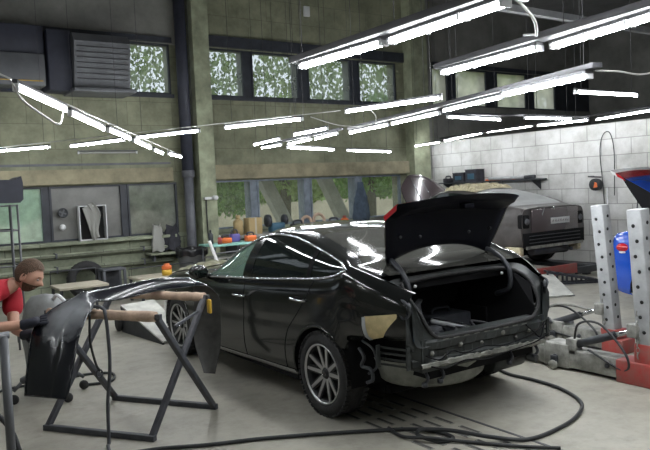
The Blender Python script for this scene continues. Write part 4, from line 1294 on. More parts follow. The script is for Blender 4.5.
# the sanded corner: dull grey wear on the paint round one spot, uneven at its rim
m_ = M['bumper']; nt_ = m_.node_tree; b_ = nt_.nodes['Principled BSDF']
tc_ = nt_.nodes.new('ShaderNodeTexCoord'); ds_ = nt_.nodes.new('ShaderNodeVectorMath'); ds_.operation = 'DISTANCE'
ds_.inputs[1].default_value = bump_pt(-0.52, 0.15)
nz_ = nt_.nodes.new('ShaderNodeTexNoise'); nz_.inputs['Scale'].default_value = 14; nz_.inputs['Detail'].default_value = 6
ad_ = nt_.nodes.new('ShaderNodeMath'); ad_.operation = 'MULTIPLY_ADD'; ad_.inputs[1].default_value = 0.16; 
nt_.links.new(tc_.outputs['Object'], ds_.inputs[0]); nt_.links.new(tc_.outputs['Object'], nz_.inputs['Vector'])
nt_.links.new(nz_.outputs['Fac'], ad_.inputs[0]); nt_.links.new(ds_.outputs['Value'], ad_.inputs[2])
mr_ = nt_.nodes.new('ShaderNodeMapRange'); mr_.inputs['From Min'].default_value = 0.13; mr_.inputs['From Max'].default_value = 0.33; mr_.inputs['To Min'].default_value = 1; mr_.inputs['To Max'].default_value = 0
nt_.links.new(ad_.outputs[0], mr_.inputs['Value'])
mc_ = nt_.nodes.new('ShaderNodeMix'); mc_.data_type = 'RGBA'; mc_.inputs[6].default_value = (0.005, 0.006, 0.010, 1); mc_.inputs[7].default_value = (0.20, 0.21, 0.225, 1)
nt_.links.new(mr_.outputs[0], mc_.inputs[0]); nt_.links.new(mc_.outputs[2], b_.inputs['Base Color'])
rr_ = nt_.nodes.new('ShaderNodeMapRange'); rr_.inputs['To Min'].default_value = 0.17; rr_.inputs['To Max'].default_value = 0.6
nt_.links.new(mr_.outputs[0], rr_.inputs['Value']); nt_.links.new(rr_.outputs[0], b_.inputs['Roughness'])
cable('air_hose', [(1.40, 5.17, 1.0), (1.47, 5.06, 1.0), (1.49, 5.02, 0.94), (1.50, 5.02, 0.6), (1.47, 5.03, 0.3), (1.46, 5.03, 0.012), (1.43, 4.95, 0.012), (1.35, 4.6, 0.012), (1.2, 4.2, 0.012)], 0.013, 'trestle', 'dark hose hanging straight down from the front bar of the trestle')
t = thing('hanging_strap', 'short black strap with a metal clasp hanging beside the hose on the trestle', 'strap', (1.40, 5.16, 0))
o = mb('black_cable'); o.tube(spline([(0.0, 0.02, 0.99), (0.005, -0.035, 0.95), (0.0, -0.03, 0.75), (0.03, -0.03, 0.58), (0.06, -0.02, 0.52)], 8), 0.010, 6); o.build('strap_band', t)
o = mb('dark_metal'); o.tube([(0.055 + 0.022 * math.cos(a), -0.02, 0.50 + 0.03 * math.sin(a)) for a in np.linspace(0, 2 * PI, 14)], 0.006, 6); o.build('clasp', t)

# ------------------------------------------------------------------ the man
def skin_mesh(name, chains, m, parent, sub=2, branch=None):
    """chains: list of [(point, radius), ...]; the first point of later chains may equal an existing one"""
    me = bpy.data.meshes.new(name)
    verts, rad, edges, ix = [], [], [], {}
    def vid(p, r):
        k = tuple(round(c, 4) for c in p)
        if k not in ix:
            ix[k] = len(verts); verts.append(p); rad.append(r)
        return ix[k]
    for ch in chains:
        prev = None
        for p, r in ch:
            i = vid(p, r)
            if prev is not None and prev != i: edges.append((prev, i))
            prev = i
    me.from_pydata([tuple(v) for v in verts], edges, [])
    o = bpy.data.objects.new(name, me); COL.objects.link(o)
    bm = bmesh.new(); bm.from_mesh(me)
    ly = bm.verts.layers.skin.verify()
    bm.verts.ensure_lookup_table()
    for i, v in enumerate(bm.verts):
        r = rad[i]
        v[ly].radius = r if isinstance(r, tuple) else (r, r)
        v[ly].use_root = (i == 0)
    bm.to_mesh(me); bm.free()
    sk = o.modifiers.new('skin', 'SKIN'); sk.use_smooth_shade = True; sk.branch_smoothing = 0.4
    ss = o.modifiers.new('sub', 'SUBSURF'); ss.levels = sub; ss.render_levels = sub
    dg = bpy.context.evaluated_depsgraph_get()
    ev = o.evaluated_get(dg)
    me2 = bpy.data.meshes.new_from_object(ev)
    me2.materials.clear(); me2.materials.append(M[m])
    for p in me2.polygons: p.use_smooth = True
    bpy.data.objects.remove(o, do_unlink=True)
    o = bpy.data.objects.new(name, me2); COL.objects.link(o)
    if parent: o.parent = parent
    return o
V = Vector
man = thing('person', 'man in a red t-shirt bending over the loose bumper, hands in dark gloves', 'person', (0, 0, 0))
pel = V((0.48, 6.09, 0.90)); sp = V((0.69, 5.96, 1.04)); ch = V((0.885, 5.845, 1.115)); nk = V((1.02, 5.79, 1.155)); hd = V((1.10, 5.765, 1.20))
fw = V((0.82, -0.57, 0)); rt = V((-0.57, -0.82, 0))
rsh = ch + rt * 0.19 + V((0.05, -0.03, 0.0)); lsh = ch - rt * 0.19 + V((0.05, -0.03, 0.0))
rel = V((0.76, 5.45, 0.89)); rwr = V((1.02, 5.35, 0.905)); lel = V((1.00, 5.74, 0.82)); lwr = V((1.045, 5.50, 0.80))
rhp = pel + rt * 0.10; lhp = pel - rt * 0.10
rkn = V((0.44, 5.95, 0.50)); lkn = V((0.56, 6.22, 0.50)); ran = V((0.22, 6.02, 0.09)); lan = V((0.36, 6.36, 0.09))
chains = [[(pel, (0.14, 0.11)), (sp, (0.12, 0.09)), (ch, (0.12, 0.085)), (nk, 0.062), (nk + (hd - nk) * 0.55, 0.056)],
          [(ch, (0.12, 0.085)), (rsh, 0.055), (rsh + (rel - rsh) * 0.5, 0.052), (rel, 0.043), (rel + (rwr - rel) * 0.35, 0.045), (rwr, 0.029)],
          [(ch, (0.12, 0.085)), (lsh, 0.055), (lsh + (lel - lsh) * 0.5, 0.052), (lel, 0.043), (lel + (lwr - lel) * 0.35, 0.045), (lwr, 0.029)],
          [(pel, (0.15, 0.12)), (rhp, 0.095), (rhp + (rkn - rhp) * 0.5, 0.082), (rkn, 0.058), (rkn + (ran - rkn) * 0.35, 0.056), (ran, 0.038), (ran + V((0.14, -0.09, -0.045)), 0.035)],
          [(pel, (0.15, 0.12)), (lhp, 0.095), (lhp + (lkn - lhp) * 0.5, 0.082), (lkn, 0.058), (lkn + (lan - lkn) * 0.35, 0.056), (lan, 0.038), (lan + V((0.14, -0.09, -0.045)), 0.035)]]
skin_mesh('body', chains, 'skin', man)
skin_mesh('shirt', [[(pel + V((0.03, -0.02, 0.02)), (0.165, 0.135)), (sp, (0.17, 0.135)), (ch, (0.19, 0.15)), (nk - (nk - ch) * 0.12, 0.082)],
                    [(ch, (0.19, 0.15)), (rsh, 0.098), (rsh + (rel - rsh) * 0.72, 0.080)],
                    [(ch, (0.19, 0.15)), (lsh, 0.098), (lsh + (lel - lsh) * 0.72, 0.080)]], 'tee', man)
skin_mesh('trousers', [[(pel + V((0.02, -0.01, 0.03)), (0.165, 0.135)), (pel - V((0.02, 0, 0.05)), (0.165, 0.135))],
                       [(pel - V((0.02, 0, 0.05)), (0.165, 0.135)), (rhp, 0.112), (rhp + (rkn - rhp) * 0.5, 0.098), (rkn, 0.076), (ran + V((0, 0, 0.03)), 0.062)],
                       [(pel - V((0.02, 0, 0.05)), (0.165, 0.135)), (lhp, 0.112), (lhp + (lkn - lhp) * 0.5, 0.098), (lkn, 0.076), (lan + V((0, 0, 0.03)), 0.062)]], 'pants', man)
for an in (ran, lan):
    o = mb('cloth_dark'); o.ball((an.x + 0.07, an.y - 0.045, 0.05), 0.06, 3, (2.1, 1.1, 0.85)); o.build('shoe', man)
# gloves: palm and five separate fingers, resting on the bumper end
def glove(wr, d, up, side):
    d = d.normalized(); sd = d.cross(up).normalized(); up = sd.cross(d).normalized()
    palm = wr + d * 0.055
    chs = [[(wr - d * 0.055, 0.046), (wr - d * 0.01, 0.042), (palm, (0.060, 0.038)), (wr + d * 0.10, (0.058, 0.032))]]
    g = skin_mesh('glove', chs, 'glove', man)
    for k, (off, L) in enumerate(((-0.042, 0.080), (-0.015, 0.094), (0.014, 0.088), (0.041, 0.070))):
        b0 = wr + d * 0.090 + sd * off
        p1 = wr + d * 0.128 + sd * off * 1.1
        p2 = p1 + (d * 0.9 - up * 0.35) * L * 0.5
        p3 = p2 + (d * 0.7 - up * 0.7) * L * 0.5
        skin_mesh('glove_finger', [[(b0, 0.0155), (p1, 0.015), (p2, 0.0135), (p3, 0.011)]], 'glove', g, 2)
    t0 = wr + d * 0.02 + sd * 0.030 * side; t1 = t0 + d * 0.035 + sd * 0.03 * side - up * 0.01; t2 = t1 + d * 0.035 + sd * 0.006 * side - up * 0.012
    skin_mesh('glove_thumb', [[(t0, 0.020), (t1, 0.017), (t2, 0.013)]], 'glove', g, 2)
glove(rwr, V((0.80, -0.32, 0.16)), V((-0.25, -0.35, 0.9)), -1)
glove(lwr, V((0.55, -0.75, 0.10)), V((-0.3, -0.5, 0.8)), 1)
# head: face along local +x
def head(parent, c, face, up, s=1.0):
    fx = face.normalized(); ly = up.cross(fx).normalized(); uz = fx.cross(ly).normalized()
    mt = Matrix(((fx.x, ly.x, uz.x, c.x), (fx.y, ly.y, uz.y, c.y), (fx.z, ly.z, uz.z, c.z), (0, 0, 0, 1)))
    def hp(th, ph, grow=0.0):
        # th 0 top .. pi bottom, ph 0 front
        x = math.sin(th) * math.cos(ph); y = math.sin(th) * math.sin(ph); z = math.cos(th)
        px, py, pz = 0.098 * x, 0.076 * y, 0.118 * z
        if z < 0:
            k = 1 - 0.30 * (-z) ** 1.5
            py *= k
            if x > 0: px *= 1 - 0.10 * (-z)
            else: px *= 1 - 0.45 * (-z) ** 1.2
        fr = max(0, x)
        g = lambda a, b, wd: math.exp(-((a - b) / wd) ** 2)
        # brow, eye hollow, nose, lips, chin
        px += fr ** 2 * (0.006 * g(pz, 0.024, 0.012) - 0.010 * g(pz, 0.004, 0.014) * (g(py, 0.032, 0.018) + g(py, -0.032, 0.018))
              + 0.030 * g(py, 0, 0.012) * (g(pz, -0.030, 0.014) + 0.55 * g(pz, -0.012, 0.018))
              + 0.008 * g(pz, -0.062, 0.008) * g(py, 0, 0.026) + 0.006 * g(pz, -0.078, 0.007) * g(py, 0, 0.022) + 0.012 * g(pz, -0.105, 0.014) * g(py, 0, 0.03))
        v = Vector((px, py, pz))
        if grow: v += v.normalized() * grow
        return mt @ (v * s)
    NT, NP = 44, 56
    o = mb('skin')
    o.grid([[hp(PI * i / NT, 2 * PI * j / NP) for j in range(NP + 1)] for i in range(NT + 1)])
    for sgn in (1, -1):
        b2 = bmesh.new(); bmesh.ops.create_icosphere(b2, subdivisions=3, radius=1)
        for v in b2.verts:
            k = v.co.copy(); r2 = math.hypot(k.x, k.z)
            v.co = mt @ (Vector((k.x * 0.019 - 0.010 + k.z * 0.004, sgn * (0.074 + k.y * 0.007 + 0.008 * r2 * (k.x < 0.1)), k.z * 0.033 - 0.008)) * s)
        o._merge(b2, None, True)
    hdo = o.build('head', parent, weld=0.0004)
    # hair cap and short beard are clothing-like children
    hair = mb('hair'); beard = mb('hair')
    def hairy(th, ph):
        z = math.cos(th); x = math.sin(th) * math.cos(ph)
        if x > 0.55: return z > 0.62
        if x > 0.05: return z > 0.62 - (0.55 - x) * 0.9
        if x > -0.15: return z > -0.02
        return z > -0.45
    def beardy(th, ph):
        z = math.cos(th); x = math.sin(th) * math.cos(ph)
        return -0.97 < z < -0.36 and x > 0.02 and (z < -0.62 or x < 0.74 or z > -0.46)
    for i in range(NT):
        for j in range(NP):
            a, b_ = PI * (i + 0.5) / NT, 2 * PI * (j + 0.5) / NP
            q = [(PI * i / NT, 2 * PI * j / NP), (PI * (i + 1) / NT, 2 * PI * j / NP), (PI * (i + 1) / NT, 2 * PI * (j + 1) / NP), (PI * i / NT, 2 * PI * (j + 1) / NP)]
            pb = b_ if b_ < PI else b_ - 2 * PI
            if hairy(a, pb): hair.quad(*[hp(t_, p_, 0.009 + 0.006 * max(0, math.cos(t_))) for t_, p_ in q], smooth=True)
            if beardy(a, pb): beard.quad(*[hp(t_, p_, 0.0045) for t_, p_ in q], smooth=True)
    hair.build('hair', hdo, weld=0.0005); beard.build('beard', hdo, weld=0.0005)
    for sgn in (1, -1):
        e = mb('white_eye'); c_ = mt @ (Vector((0.079, sgn * 0.031, 0.004)) * s); e.ball(c_, 0.0105 * s, 2); e.build('eye', hdo)
        e = mb('hair'); c_ = mt @ (Vector((0.088, sgn * 0.031, 0.003)) * s); e.ball(c_, 0.0045 * s, 2); e.build('pupil', hdo)
        e = mb('hair'); e.tube([mt @ (Vector((0.094 - 0.003 * k, sgn * (0.018 + 0.010 * k), 0.025 + 0.002 * math.sin(k))) * s) for k in range(4)], 0.003, 5); e.build('eyebrow', hdo)
    return hdo
head(man, hd + V((0.035, -0.02, 0.015)), V((0.74, -0.50, -0.46)), V((0.40, -0.22, 0.80)), 1.05)

# ------------------------------------------------------------------ left foreground and middle ground
t = thing('dust_extractor', 'grey wrapped dust extractor on casters behind the man and the bumper', 'machine', (1.42, 6.62, 0), R(-35))
o = mb('wrap_grey')
P = []
for i, (z, r) in enumerate(((0.22, 0.17), (0.3, 0.20), (0.45, 0.19), (0.6, 0.205), (0.75, 0.18), (0.86, 0.16), (0.93, 0.11), (0.95, 0.01))):
    P.append([(r * (1 + 0.10 * math.sin(a * 3 + i)) * math.cos(a), r * 0.85 * (1 + 0.10 * math.cos(a * 4 + i * 2)) * math.sin(a), z) for a in np.linspace(0, 2 * PI, 25)])
o.grid(P); o.build('body', t)
o = mb('grey_metal'); o.box(-0.20, 0.20, -0.17, 0.17, 0.17, 0.23, 0.02); o.build('base', t)
o = mb('white_plastic'); o.tube(spline([(0.10, -0.05, 0.9), (0.16, -0.08, 0.94), (0.26, -0.12, 0.86), (0.32, -0.14, 0.80)], 6), 0.017, 8); o.build('handle', t)
for x in (-0.24, 0.24):
    for y in (-0.2, 0.2):
        o = mb('grey_metal'); o.tube([(x * 0.75, y * 0.75, 0.19), (x, y, 0.12)], 0.016, 8); cs = o.build('caster_arm', t)
        o = mb('rubber'); o.lathe([(0.0, -0.015), (0.04, -0.015), (0.045, 0), (0.04, 0.015), (0.0, 0.015)], Matrix.Translation((x, y, 0.046)) @ Matrix.Rotation(PI / 2, 4, 'X'), 16); o.build('caster_wheel', cs)
t = thing('work_stand', 'grey upright pipe stand at the lower left edge', 'stand', (0.70, 4.36, 0))
o = mb('grey_metal'); o.tube([(0, 0, 0.05), (0, 0, 1.02)], 0.026, 12); o.build('post', t)
o = mb('grey_metal'); o.box(-0.25, 0.25, -0.025, 0.025, 0.0, 0.05, 0.005); o.box(-0.025, 0.025, -0.25, 0.25, 0.0, 0.05, 0.005); o.build('base_cross', t)
o = mb('grey_metal'); o.tube([(-0.32, 0.0, 1.02), (0.03, 0, 1.02)], 0.022, 10); o.build('arm', t)
cable('power_hose', [(0.42, 4.95, 0.55), (0.64, 4.80, 0.50), (0.76, 4.72, 0.36), (0.81, 4.66, 0.15), (0.84, 4.60, 0.02), (0.95, 4.2, 0.018), (0.5, 3.9, 0.018)], 0.018, 'black_cable', 'dark curved hose beside the grey upright stand at lower left')
cable('floor_hose', [(0.95, 7.05, 0.016), (1.25, 7.15, 0.016), (1.55, 7.05, 0.016), (1.85, 7.15, 0.016), (2.1, 7.0, 0.016), (2.0, 6.7, 0.016), (1.75, 6.75, 0.016)], 0.014, 'black_cable', 'thin dark hose on the floor between the grey extractor and the trestle')

t = thing('parts_rack', 'thin metal rack with a dark car panel on top at the left edge', 'rack', (1.30, 9.0, 0))
for x in (-0.55, -0.47, 0.32, 0.40):
    for y in (0, 0.5):
        if (x in (-0.47, 0.32)) and y: continue
        o = mb('grey_metal'); o.tube([(x, y, 0), (x, y, 1.76)], 0.013, 8); o.build('upright', t)
for z in (0.55, 1.02, 1.45, 1.75):
    o = mb('grey_metal'); o.tube([(-0.55, 0, z), (0.40, 0, z), (0.40, 0.5, z), (-0.55, 0.5, z), (-0.55, 0, z)], 0.010, 8); o.build('shelf_rail', t)
o = mb('navy')
prof = [(-0.60, 1.80), (0.43, 1.78), (0.47, 1.82), (0.475, 2.02), (0.46, 2.10), (0.36, 2.05), (0.30, 2.06), (-0.60, 2.06)]
o.prism([(x, -0.03, z) for x, z in prof], (0, 0.5, 0))
tag(o.build('car_panel', loc=(1.30, 9.0, 0)), 'dark navy curved car panel lying on the thin rack at upper left', 'car part')

# wheeled board table, second table, tyre, box chair along the back wall
t = thing('low_table', 'low pale topped table behind the man, in front of the tyre', 'table', (2.90, 11.0, 0))
o = mb('wood'); o.box(-0.38, 0.36, -0.3, 0.3, 0.44, 0.48, 0.005); o.build('table_top', t)
for x in (-0.34, 0.32):
    for y in (-0.26, 0.26):
        o = mb('dark_metal'); o.box(x - 0.018, x + 0.018, y - 0.018, y + 0.018, 0, 0.44); o.build('leg', t)
o = mb('dark_metal'); o.tube([(-0.36, 0.3, 0.44), (-0.36, 0.3, 0.68), (0.34, 0.3, 0.68), (0.34, 0.3, 0.44)], 0.012, 8); o.build('guard_rail', t)
t = thing('work_table', 'low grey table under the orange tin near the bin', 'table', (4.55, 11.5, 0))
o = mb('wood'); o.box(-0.62, 0.62, -0.32, 0.32, 0.38, 0.42, 0.005); o.build('table_top', t)
for x in (-0.58, 0.58):
    for y in (-0.28, 0.28):
        o = mb('dark_metal'); o.box(x - 0.02, x + 0.02, y - 0.02, y + 0.02, 0, 0.38); o.build('leg', t)
o = mb('dark_metal'); o.tube([(-0.6, 0.3, 0.42), (-0.6, 0.3, 0.55), (0.6, 0.3, 0.55), (0.6, 0.3, 0.42)], 0.010, 8); o.build('back_rail', t)
t = thing('paint_tin', 'orange and yellow tin standing on the low grey table', 'tin', (4.46, 11.35, 0.422))
o = mb('yellow'); o.lathe([(0.0, 0), (0.085, 0), (0.085, 0.10), (0.0, 0.10)], None, 20); o.build('lower_body', t)
o = mb('orange'); o.lathe([(0.0, 0.10), (0.087, 0.10), (0.082, 0.16), (0.05, 0.18), (0.05, 0.20), (0.0, 0.20)], None, 20); o.build('cap', t)
t = thing('tyre', 'worn black tyre leaning on the back wall behind the low table', 'tyre', (3.46, 12.66, 0.345))
mt = Matrix.Rotation(R(78), 4, 'X')
o = mb('rubber'); o.lathe([(0.20, -0.08), (0.24, -0.11), (0.31, -0.10), (0.335, -0.06), (0.335, 0.06), (0.31, 0.10), (0.24, 0.11), (0.20, 0.08)], mt, 36, closed=True); o.build('casing', t)
o = mb('hole'); 
for k in range(30):
    m2 = mt @ Matrix.Rotation(2 * PI * k / 30, 4, 'Z') @ Matrix.Translation((0.336, 0, 0)); o.box(-0.004, 0.003, -0.006, 0.006, -0.05, 0.05, 0, m2)
o.build('tread_grooves', t)
t = thing('box_stool', 'dark grey open box stool standing in front of the tyre', 'stool', (3.78, 12.2, 0))
for (a, c, e, f, g, h_) in ((-0.20, 0.20, -0.16, 0.16, 0.52, 0.56), (-0.20, 0.20, -0.16, 0.16, 0.14, 0.17)):
    o = mb('pipe_grey'); o.box(a, c, e, f, g, h_, 0.008); o.build('panel', t)
for x in (-0.18, 0.18):
    for y in (-0.14, 0.14):
        o = mb('pipe_grey'); o.box(x - 0.022, x + 0.022, y - 0.02, y + 0.02, 0, 0.52); o.build('leg', t)
o = mb('dark_metal'); o.box(-0.16, 0.16, 0.10, 0.14, 0.17, 0.52); o.build('back_panel', t)
# waste bin with bag
t = thing('waste_bin', 'grey plastic bin with a black bag folded over its rim beside the pipe', 'bin', (5.24, 12.05, 0))
o = mb('grey_bin'); o.lathe([(0.0, 0.02), (0.19, 0.02), (0.265, 0.72), (0.275, 0.74), (0.262, 0.75), (0.25, 0.72), (0.18, 0.05), (0.0, 0.04)], None, 28); o.build('tub', t)
o = mb('bag')
P = []
for r, z in ((0.20, 0.66), (0.255, 0.79), (0.285, 0.80), (0.292, 0.74), (0.288, 0.66)):
    P.append([((r + 0.012 * math.sin(a * 9) + 0.006 * math.sin(a * 17)) * math.cos(a), (r + 0.012 * math.sin(a * 9)) * math.sin(a), z + 0.016 * math.sin(a * 7 + r * 20)) for a in np.linspace(0, 2 * PI, 60)])
o.grid(P); o.build('bin_bag', t)
o = mb('white_paint'); o.bar((5.36, 10.80, 0.03), (5.14, 11.05, 0.97), 0.07, 0.03); 
tag(o.build('white_board_strip'), 'narrow white strip leaning behind the door mirror of the black car', 'board')
# coats on the wall shelf
t = thing('wall_shelf', 'narrow pale shelf on the back wall under the hanging coats', 'shelf', (5.02, 12.80, 0.66))
o = mb('wall_low'); o.box(-0.34, 0.42, -0.15, 0.18, 0, 0.035); o.build('board', t)
for x in (-0.25, 0.3):
    o = mb('pipe_grey'); o.box(x - 0.015, x + 0.015, -0.1, 0.18, -0.12, 0.0); o.build('bracket', t)
def drape(name, c, wd, h, depth, m, label, folds=5, parent=None, cat='coat'):
    o = mb(m); P = []; rg = random.Random(len(label or '') + int(c[0] * 10)); top = 0.34 if wd > 0.4 else 0.55
    for i in range(13):
        f = i / 12
        row = []
        ww = wd * (top + (1 - top) * min(1, f * 1.6) - 0.10 * f + rg.uniform(-0.06, 0.06)) / 2
        for a in np.linspace(0, 2 * PI, 29):
            k = 1 + (0.16 * math.sin(a * folds + f * 3) + 0.07 * math.sin(a * 11 + f * 7)) * (0.3 + 0.7 * f)
            row.append((c[0] + ww * k * math.cos(a), c[1] + depth * (0.4 + 0.6 * f) * k * math.sin(a), c[2] - h * f * (1 + 0.06 * math.sin(a * 3 + c[0])) + 0.04 * math.cos(a * 2) * (1 - f)))
        P.append(row)
    o.grid(P); 
    for r_ in (P[0], P[-1]): o.poly(r_[:-1])
    b = o.build(name, parent)
    return tag(b, label, cat) if label else b
drape('jacket', (4.90, 12.86, 1.22), 0.26, 0.50, 0.07, 'cloth_grey', 'greyish jacket hanging on the wall above the small shelf', 5)
drape('jacket', (5.20, 12.88, 1.20), 0.34, 0.48, 0.07, 'cloth_dark', 'dark jacket hanging on the wall left of the thick pipe', 4)
drape('jacket', (9.88, 12.86, 1.86), 0.46, 0.84, 0.08, 'cloth_blue', 'blue grey jacket hanging in front of the right hand windows', 6)
# vent box in the grey panel with cloth stuffed in
t = thing('wall_vent', 'square open vent with a pale rim in the grey panelled window', 'vent', (3.72, 12.97, 1.35))
for (a, c, e, f) in ((-0.26, 0.24, 0.30, 0.32), (-0.26, 0.24, -0.32, -0.30), (-0.26, -0.242, -0.30, 0.30), (0.222, 0.24, -0.30, 0.30)):
    o = mb('white_plastic'); o.box(a, c, -0.09, 0.03, e, f); o.build('rim', t)
o = mb('hole'); o.box(-0.23, 0.21, 0.02, 0.035, -0.30, 0.30); o.build('opening', t)
o = mb('cloth_grey'); P = []
for i in range(11):
    f = i / 10
    P.append([(3.52 + 0.16 * f + k * (0.10 + 0.04 * math.sin(f * 5)) + 0.02 * math.sin(k * 9), 12.86 - 0.03 * math.sin(k * 7 + f * 4) - 0.02 * f, 1.63 - 0.62 * f + 0.05 * k) for k in np.linspace(0, 2.0, 14)])
P2 = [[(x, y + 0.03, z) for x, y, z in r_] for r_ in P]
o.grid(P); o.grid(P2)
o.build('rag') ; bpy.data.objects['rag'].parent = None
tag(bpy.data.objects['rag'], 'pale grey rag hanging out of the square wall vent', 'rag')
t = thing('wall_fan', 'small dark round fan on the grey panel left of the vent', 'fan', (3.20, 12.97, 1.56))
o = mb('dark_metal'); o.lathe([(0.085, -0.02), (0.09, 0.03), (0.07, 0.04), (0.065, 0.0)], Matrix.Rotation(PI / 2, 4, 'X'), 22); o.build('ring', t)
for k in range(4):
    o = mb('grey_metal'); o.box(0.0, 0.065, -0.02, -0.012, -0.014, 0.014, 0, Matrix.Rotation(k * PI / 2 + 0.4, 4, 'Y')); o.build('blade', t)
o = mb('white_plastic'); o.lathe([(0.055, 0), (0.055, 0.02), (0.03, 0.035), (0, 0.035)], Matrix.Translation((3.18, 12.96, 1.30)) @ Matrix.Rotation(PI / 2, 4, 'X'), 18); tag(o.build('wall_socket'), 'small round white socket below the dark fan', 'socket')
o = mb('white_plastic'); o.box(8.60, 8.75, 12.95, 12.999, 5.60, 5.82, 0.005); tag(o.build('junction_box'), 'small pale box high on the back wall near the top', 'box')
t = thing('security_camera', 'small white camera on the olive column with a cable below', 'camera', (6.02, 12.62, 1.70))
o = mb('white_plastic'); o.lathe([(0.0, 0), (0.045, 0.0), (0.045, 0.12), (0.0, 0.12)], Matrix.Rotation(PI / 2, 4, 'X'), 14); o.build('housing', t)
o = mb('white_plastic'); o.box(-0.2, 0.0, -0.02, 0.04, -0.03, 0.02); o.build('bracket', t)
o = mb('black_cable'); o.tube(spline([(-0.15, 0.03, -0.02), (-0.15, 0.04, -0.3), (-0.14, 0.04, -0.8)], 5), 0.012, 6); o.build('lead', t)

# unit heaters high on the left
t = thing('unit_heater', 'large grey sheet metal heater box high on the left wall beside a window', 'heater', (3.9, 12.5, 3.62))
o = mb('grey_metal')
o.prism([(-0.50, 0.45, 1.08), (-0.50, -0.10, 1.05), (-0.50, -0.22, 0.9), (-0.50, -0.10, 0.12), (-0.50, 0.45, 0.12)], (0.98, 0, 0)); o.build('casing', t)
o = mb('grey_metal'); o.box(-0.56, 0.52, -0.30, 0.45, 0.02, 0.09, 0.01); o.build('outlet_flange', t)
o = mb('rail')
for k in range(7):
    z = 0.26 + k * 0.09
    o.box(-0.46, 0.44, -0.135 - k * 0.014, -0.115 - k * 0.014, z, z + 0.014)
o.build('louvres', t)
o = mb('navy'); o.box(-0.90, -0.50, -0.02, 0.45, 0.06, 1.10, 0.02); o.build('side_duct', t)
t = thing('unit_heater', 'long grey heater box at the upper left corner of the photo', 'heater', (2.0, 12.6, 3.72))
o = mb('grey_metal'); o.box(-1.2, 0.95, -0.12, 0.38, 0.02, 0.56, 0.015); o.build('casing', t)
o = mb('navy'); o.box(-1.2, 0.98, -0.02, 0.38, 0.56, 1.06, 0.02); o.build('upper_duct', t)
o = mb('yellow'); o.tube([(-1.0, -0.135, 0.10), (0.9, -0.135, 0.10)], 0.008, 6); o.build('gas_pipe', t)

# bench under the right windows and what stands on it
t = thing('work_bench', 'long dark bench under the right hand windows behind the black car', 'bench', (8.6, 12.66, 0))
o = mb('bench_grey'); o.box(-2.3, 0.64, -0.30, 0.30, 0.86, 0.92, 0.008); o.build('top', t)
for x in (-2.2, -0.8, 0.56):
    o = mb('dark_metal'); o.box(x - 0.03, x + 0.03, -0.26, 0.26, 0, 0.86); o.build('leg_frame', t)
t = thing('tool_trolley', 'trolley with a teal top in front of the first right hand window', 'trolley', (5.72, 11.42, 0))
o = mb('teal'); o.box(-0.48, 0.55, -0.30, 0.30, 0.84, 0.875, 0.008); o.build('top', t)
for z in (0.30, 0.62):
    o = mb('bench_grey'); o.box(-0.42, 0.50, -0.26, 0.26, z, z + 0.025); o.build('shelf', t)
for x in (-0.42, 0.49):
    for y in (-0.25, 0.25):
        o = mb('grey_metal'); o.tube([(x, y, 0.09), (x, y, 0.84)], 0.018, 8); lg = o.build('leg', t)
        o = mb('rubber'); o.lathe([(0.0, -0.015), (0.04, -0.015), (0.045, 0), (0.04, 0.015), (0.0, 0.015)], Matrix.Translation((x, y, 0.046)) @ Matrix.Rotation(PI / 2, 4, 'X'), 14); o.build('caster_wheel', lg)
o = mb('grey_metal'); o.tube([(-0.48, -0.30, 0.72), (-0.2, -0.34, 0.74), (0.2, -0.34, 0.74), (0.5, -0.30, 0.72)], 0.014, 8); o.build('rail', t)
def bottle(name, x, y, z, r, h, m, m2, label, cat='bottle'):
    t = thing(name, label, cat, (x, y, z))
    o = mb(m); o.lathe([(0, 0), (r, 0), (r, h * 0.68), (r * 0.4, h * 0.82), (0, h * 0.82)], None, 14); o.build('body', t)
    o = mb(m2); o.lathe([(0, h * 0.8), (r * 0.45, h * 0.8), (r * 0.45, h), (0, h)], None, 12); o.build('cap', t)
def lump(name, x, y, z, sx, sy, sz, m, m2, label, cat):
    t = thing(name, label, cat, (x, y, z))
    o = mb(m); o.box(-sx, sx, -sy, sy, 0, sz, min(sx, sy, sz) * 0.3); o.build('body', t)
    o = mb(m2); o.tube(spline([(-sx * 0.7, 0, sz), (-sx * 0.5, 0, sz * 1.45), (sx * 0.5, 0, sz * 1.45), (sx * 0.7, 0, sz)], 5), min(sx, sz) * 0.16, 6); o.build('handle', t)
TZ = 0.875
lump('polisher', 5.62, 11.38, TZ, 0.10, 0.07, 0.10, 'orange', 'dark_metal', 'left orange power tool on the teal topped trolley', 'tool')
lump('drill_case', 5.86, 11.5, TZ, 0.09, 0.07, 0.15, 'purple', 'dark_metal', 'purple tool case on the teal topped trolley', 'case')
lump('grinder', 6.10, 11.33, TZ, 0.10, 0.07, 0.11, 'orange', 'dark_metal', 'right orange power tool at the end of the teal trolley', 'tool')
bottle('spray_bottle', 5.36, 11.45, TZ, 0.045, 0.26, 'dark_metal', 'dark_metal', 'dark bottle on the left end of the teal trolley')
bottle('spray_bottle', 5.44, 11.25, TZ, 0.04, 0.16, 'red_paint', 'white_plastic', 'short red bottle at the near corner of the teal trolley')
bottle('canister', 6.52, 12.6, 0.92, 0.10, 0.40, 'tan_box', 'tan_box', 'tall tan canister on the bench in front of the window', 'canister')
o = mb('tan_box'); o.box(6.72, 7.02, 12.5, 12.75, 0.92, 1.25, 0.004); o.m('wood').box(6.85, 6.89, 12.495, 12.755, 0.92, 1.253); tag(o.build('cardboard_box'), 'cardboard box beside the tan canister on the bench', 'box')
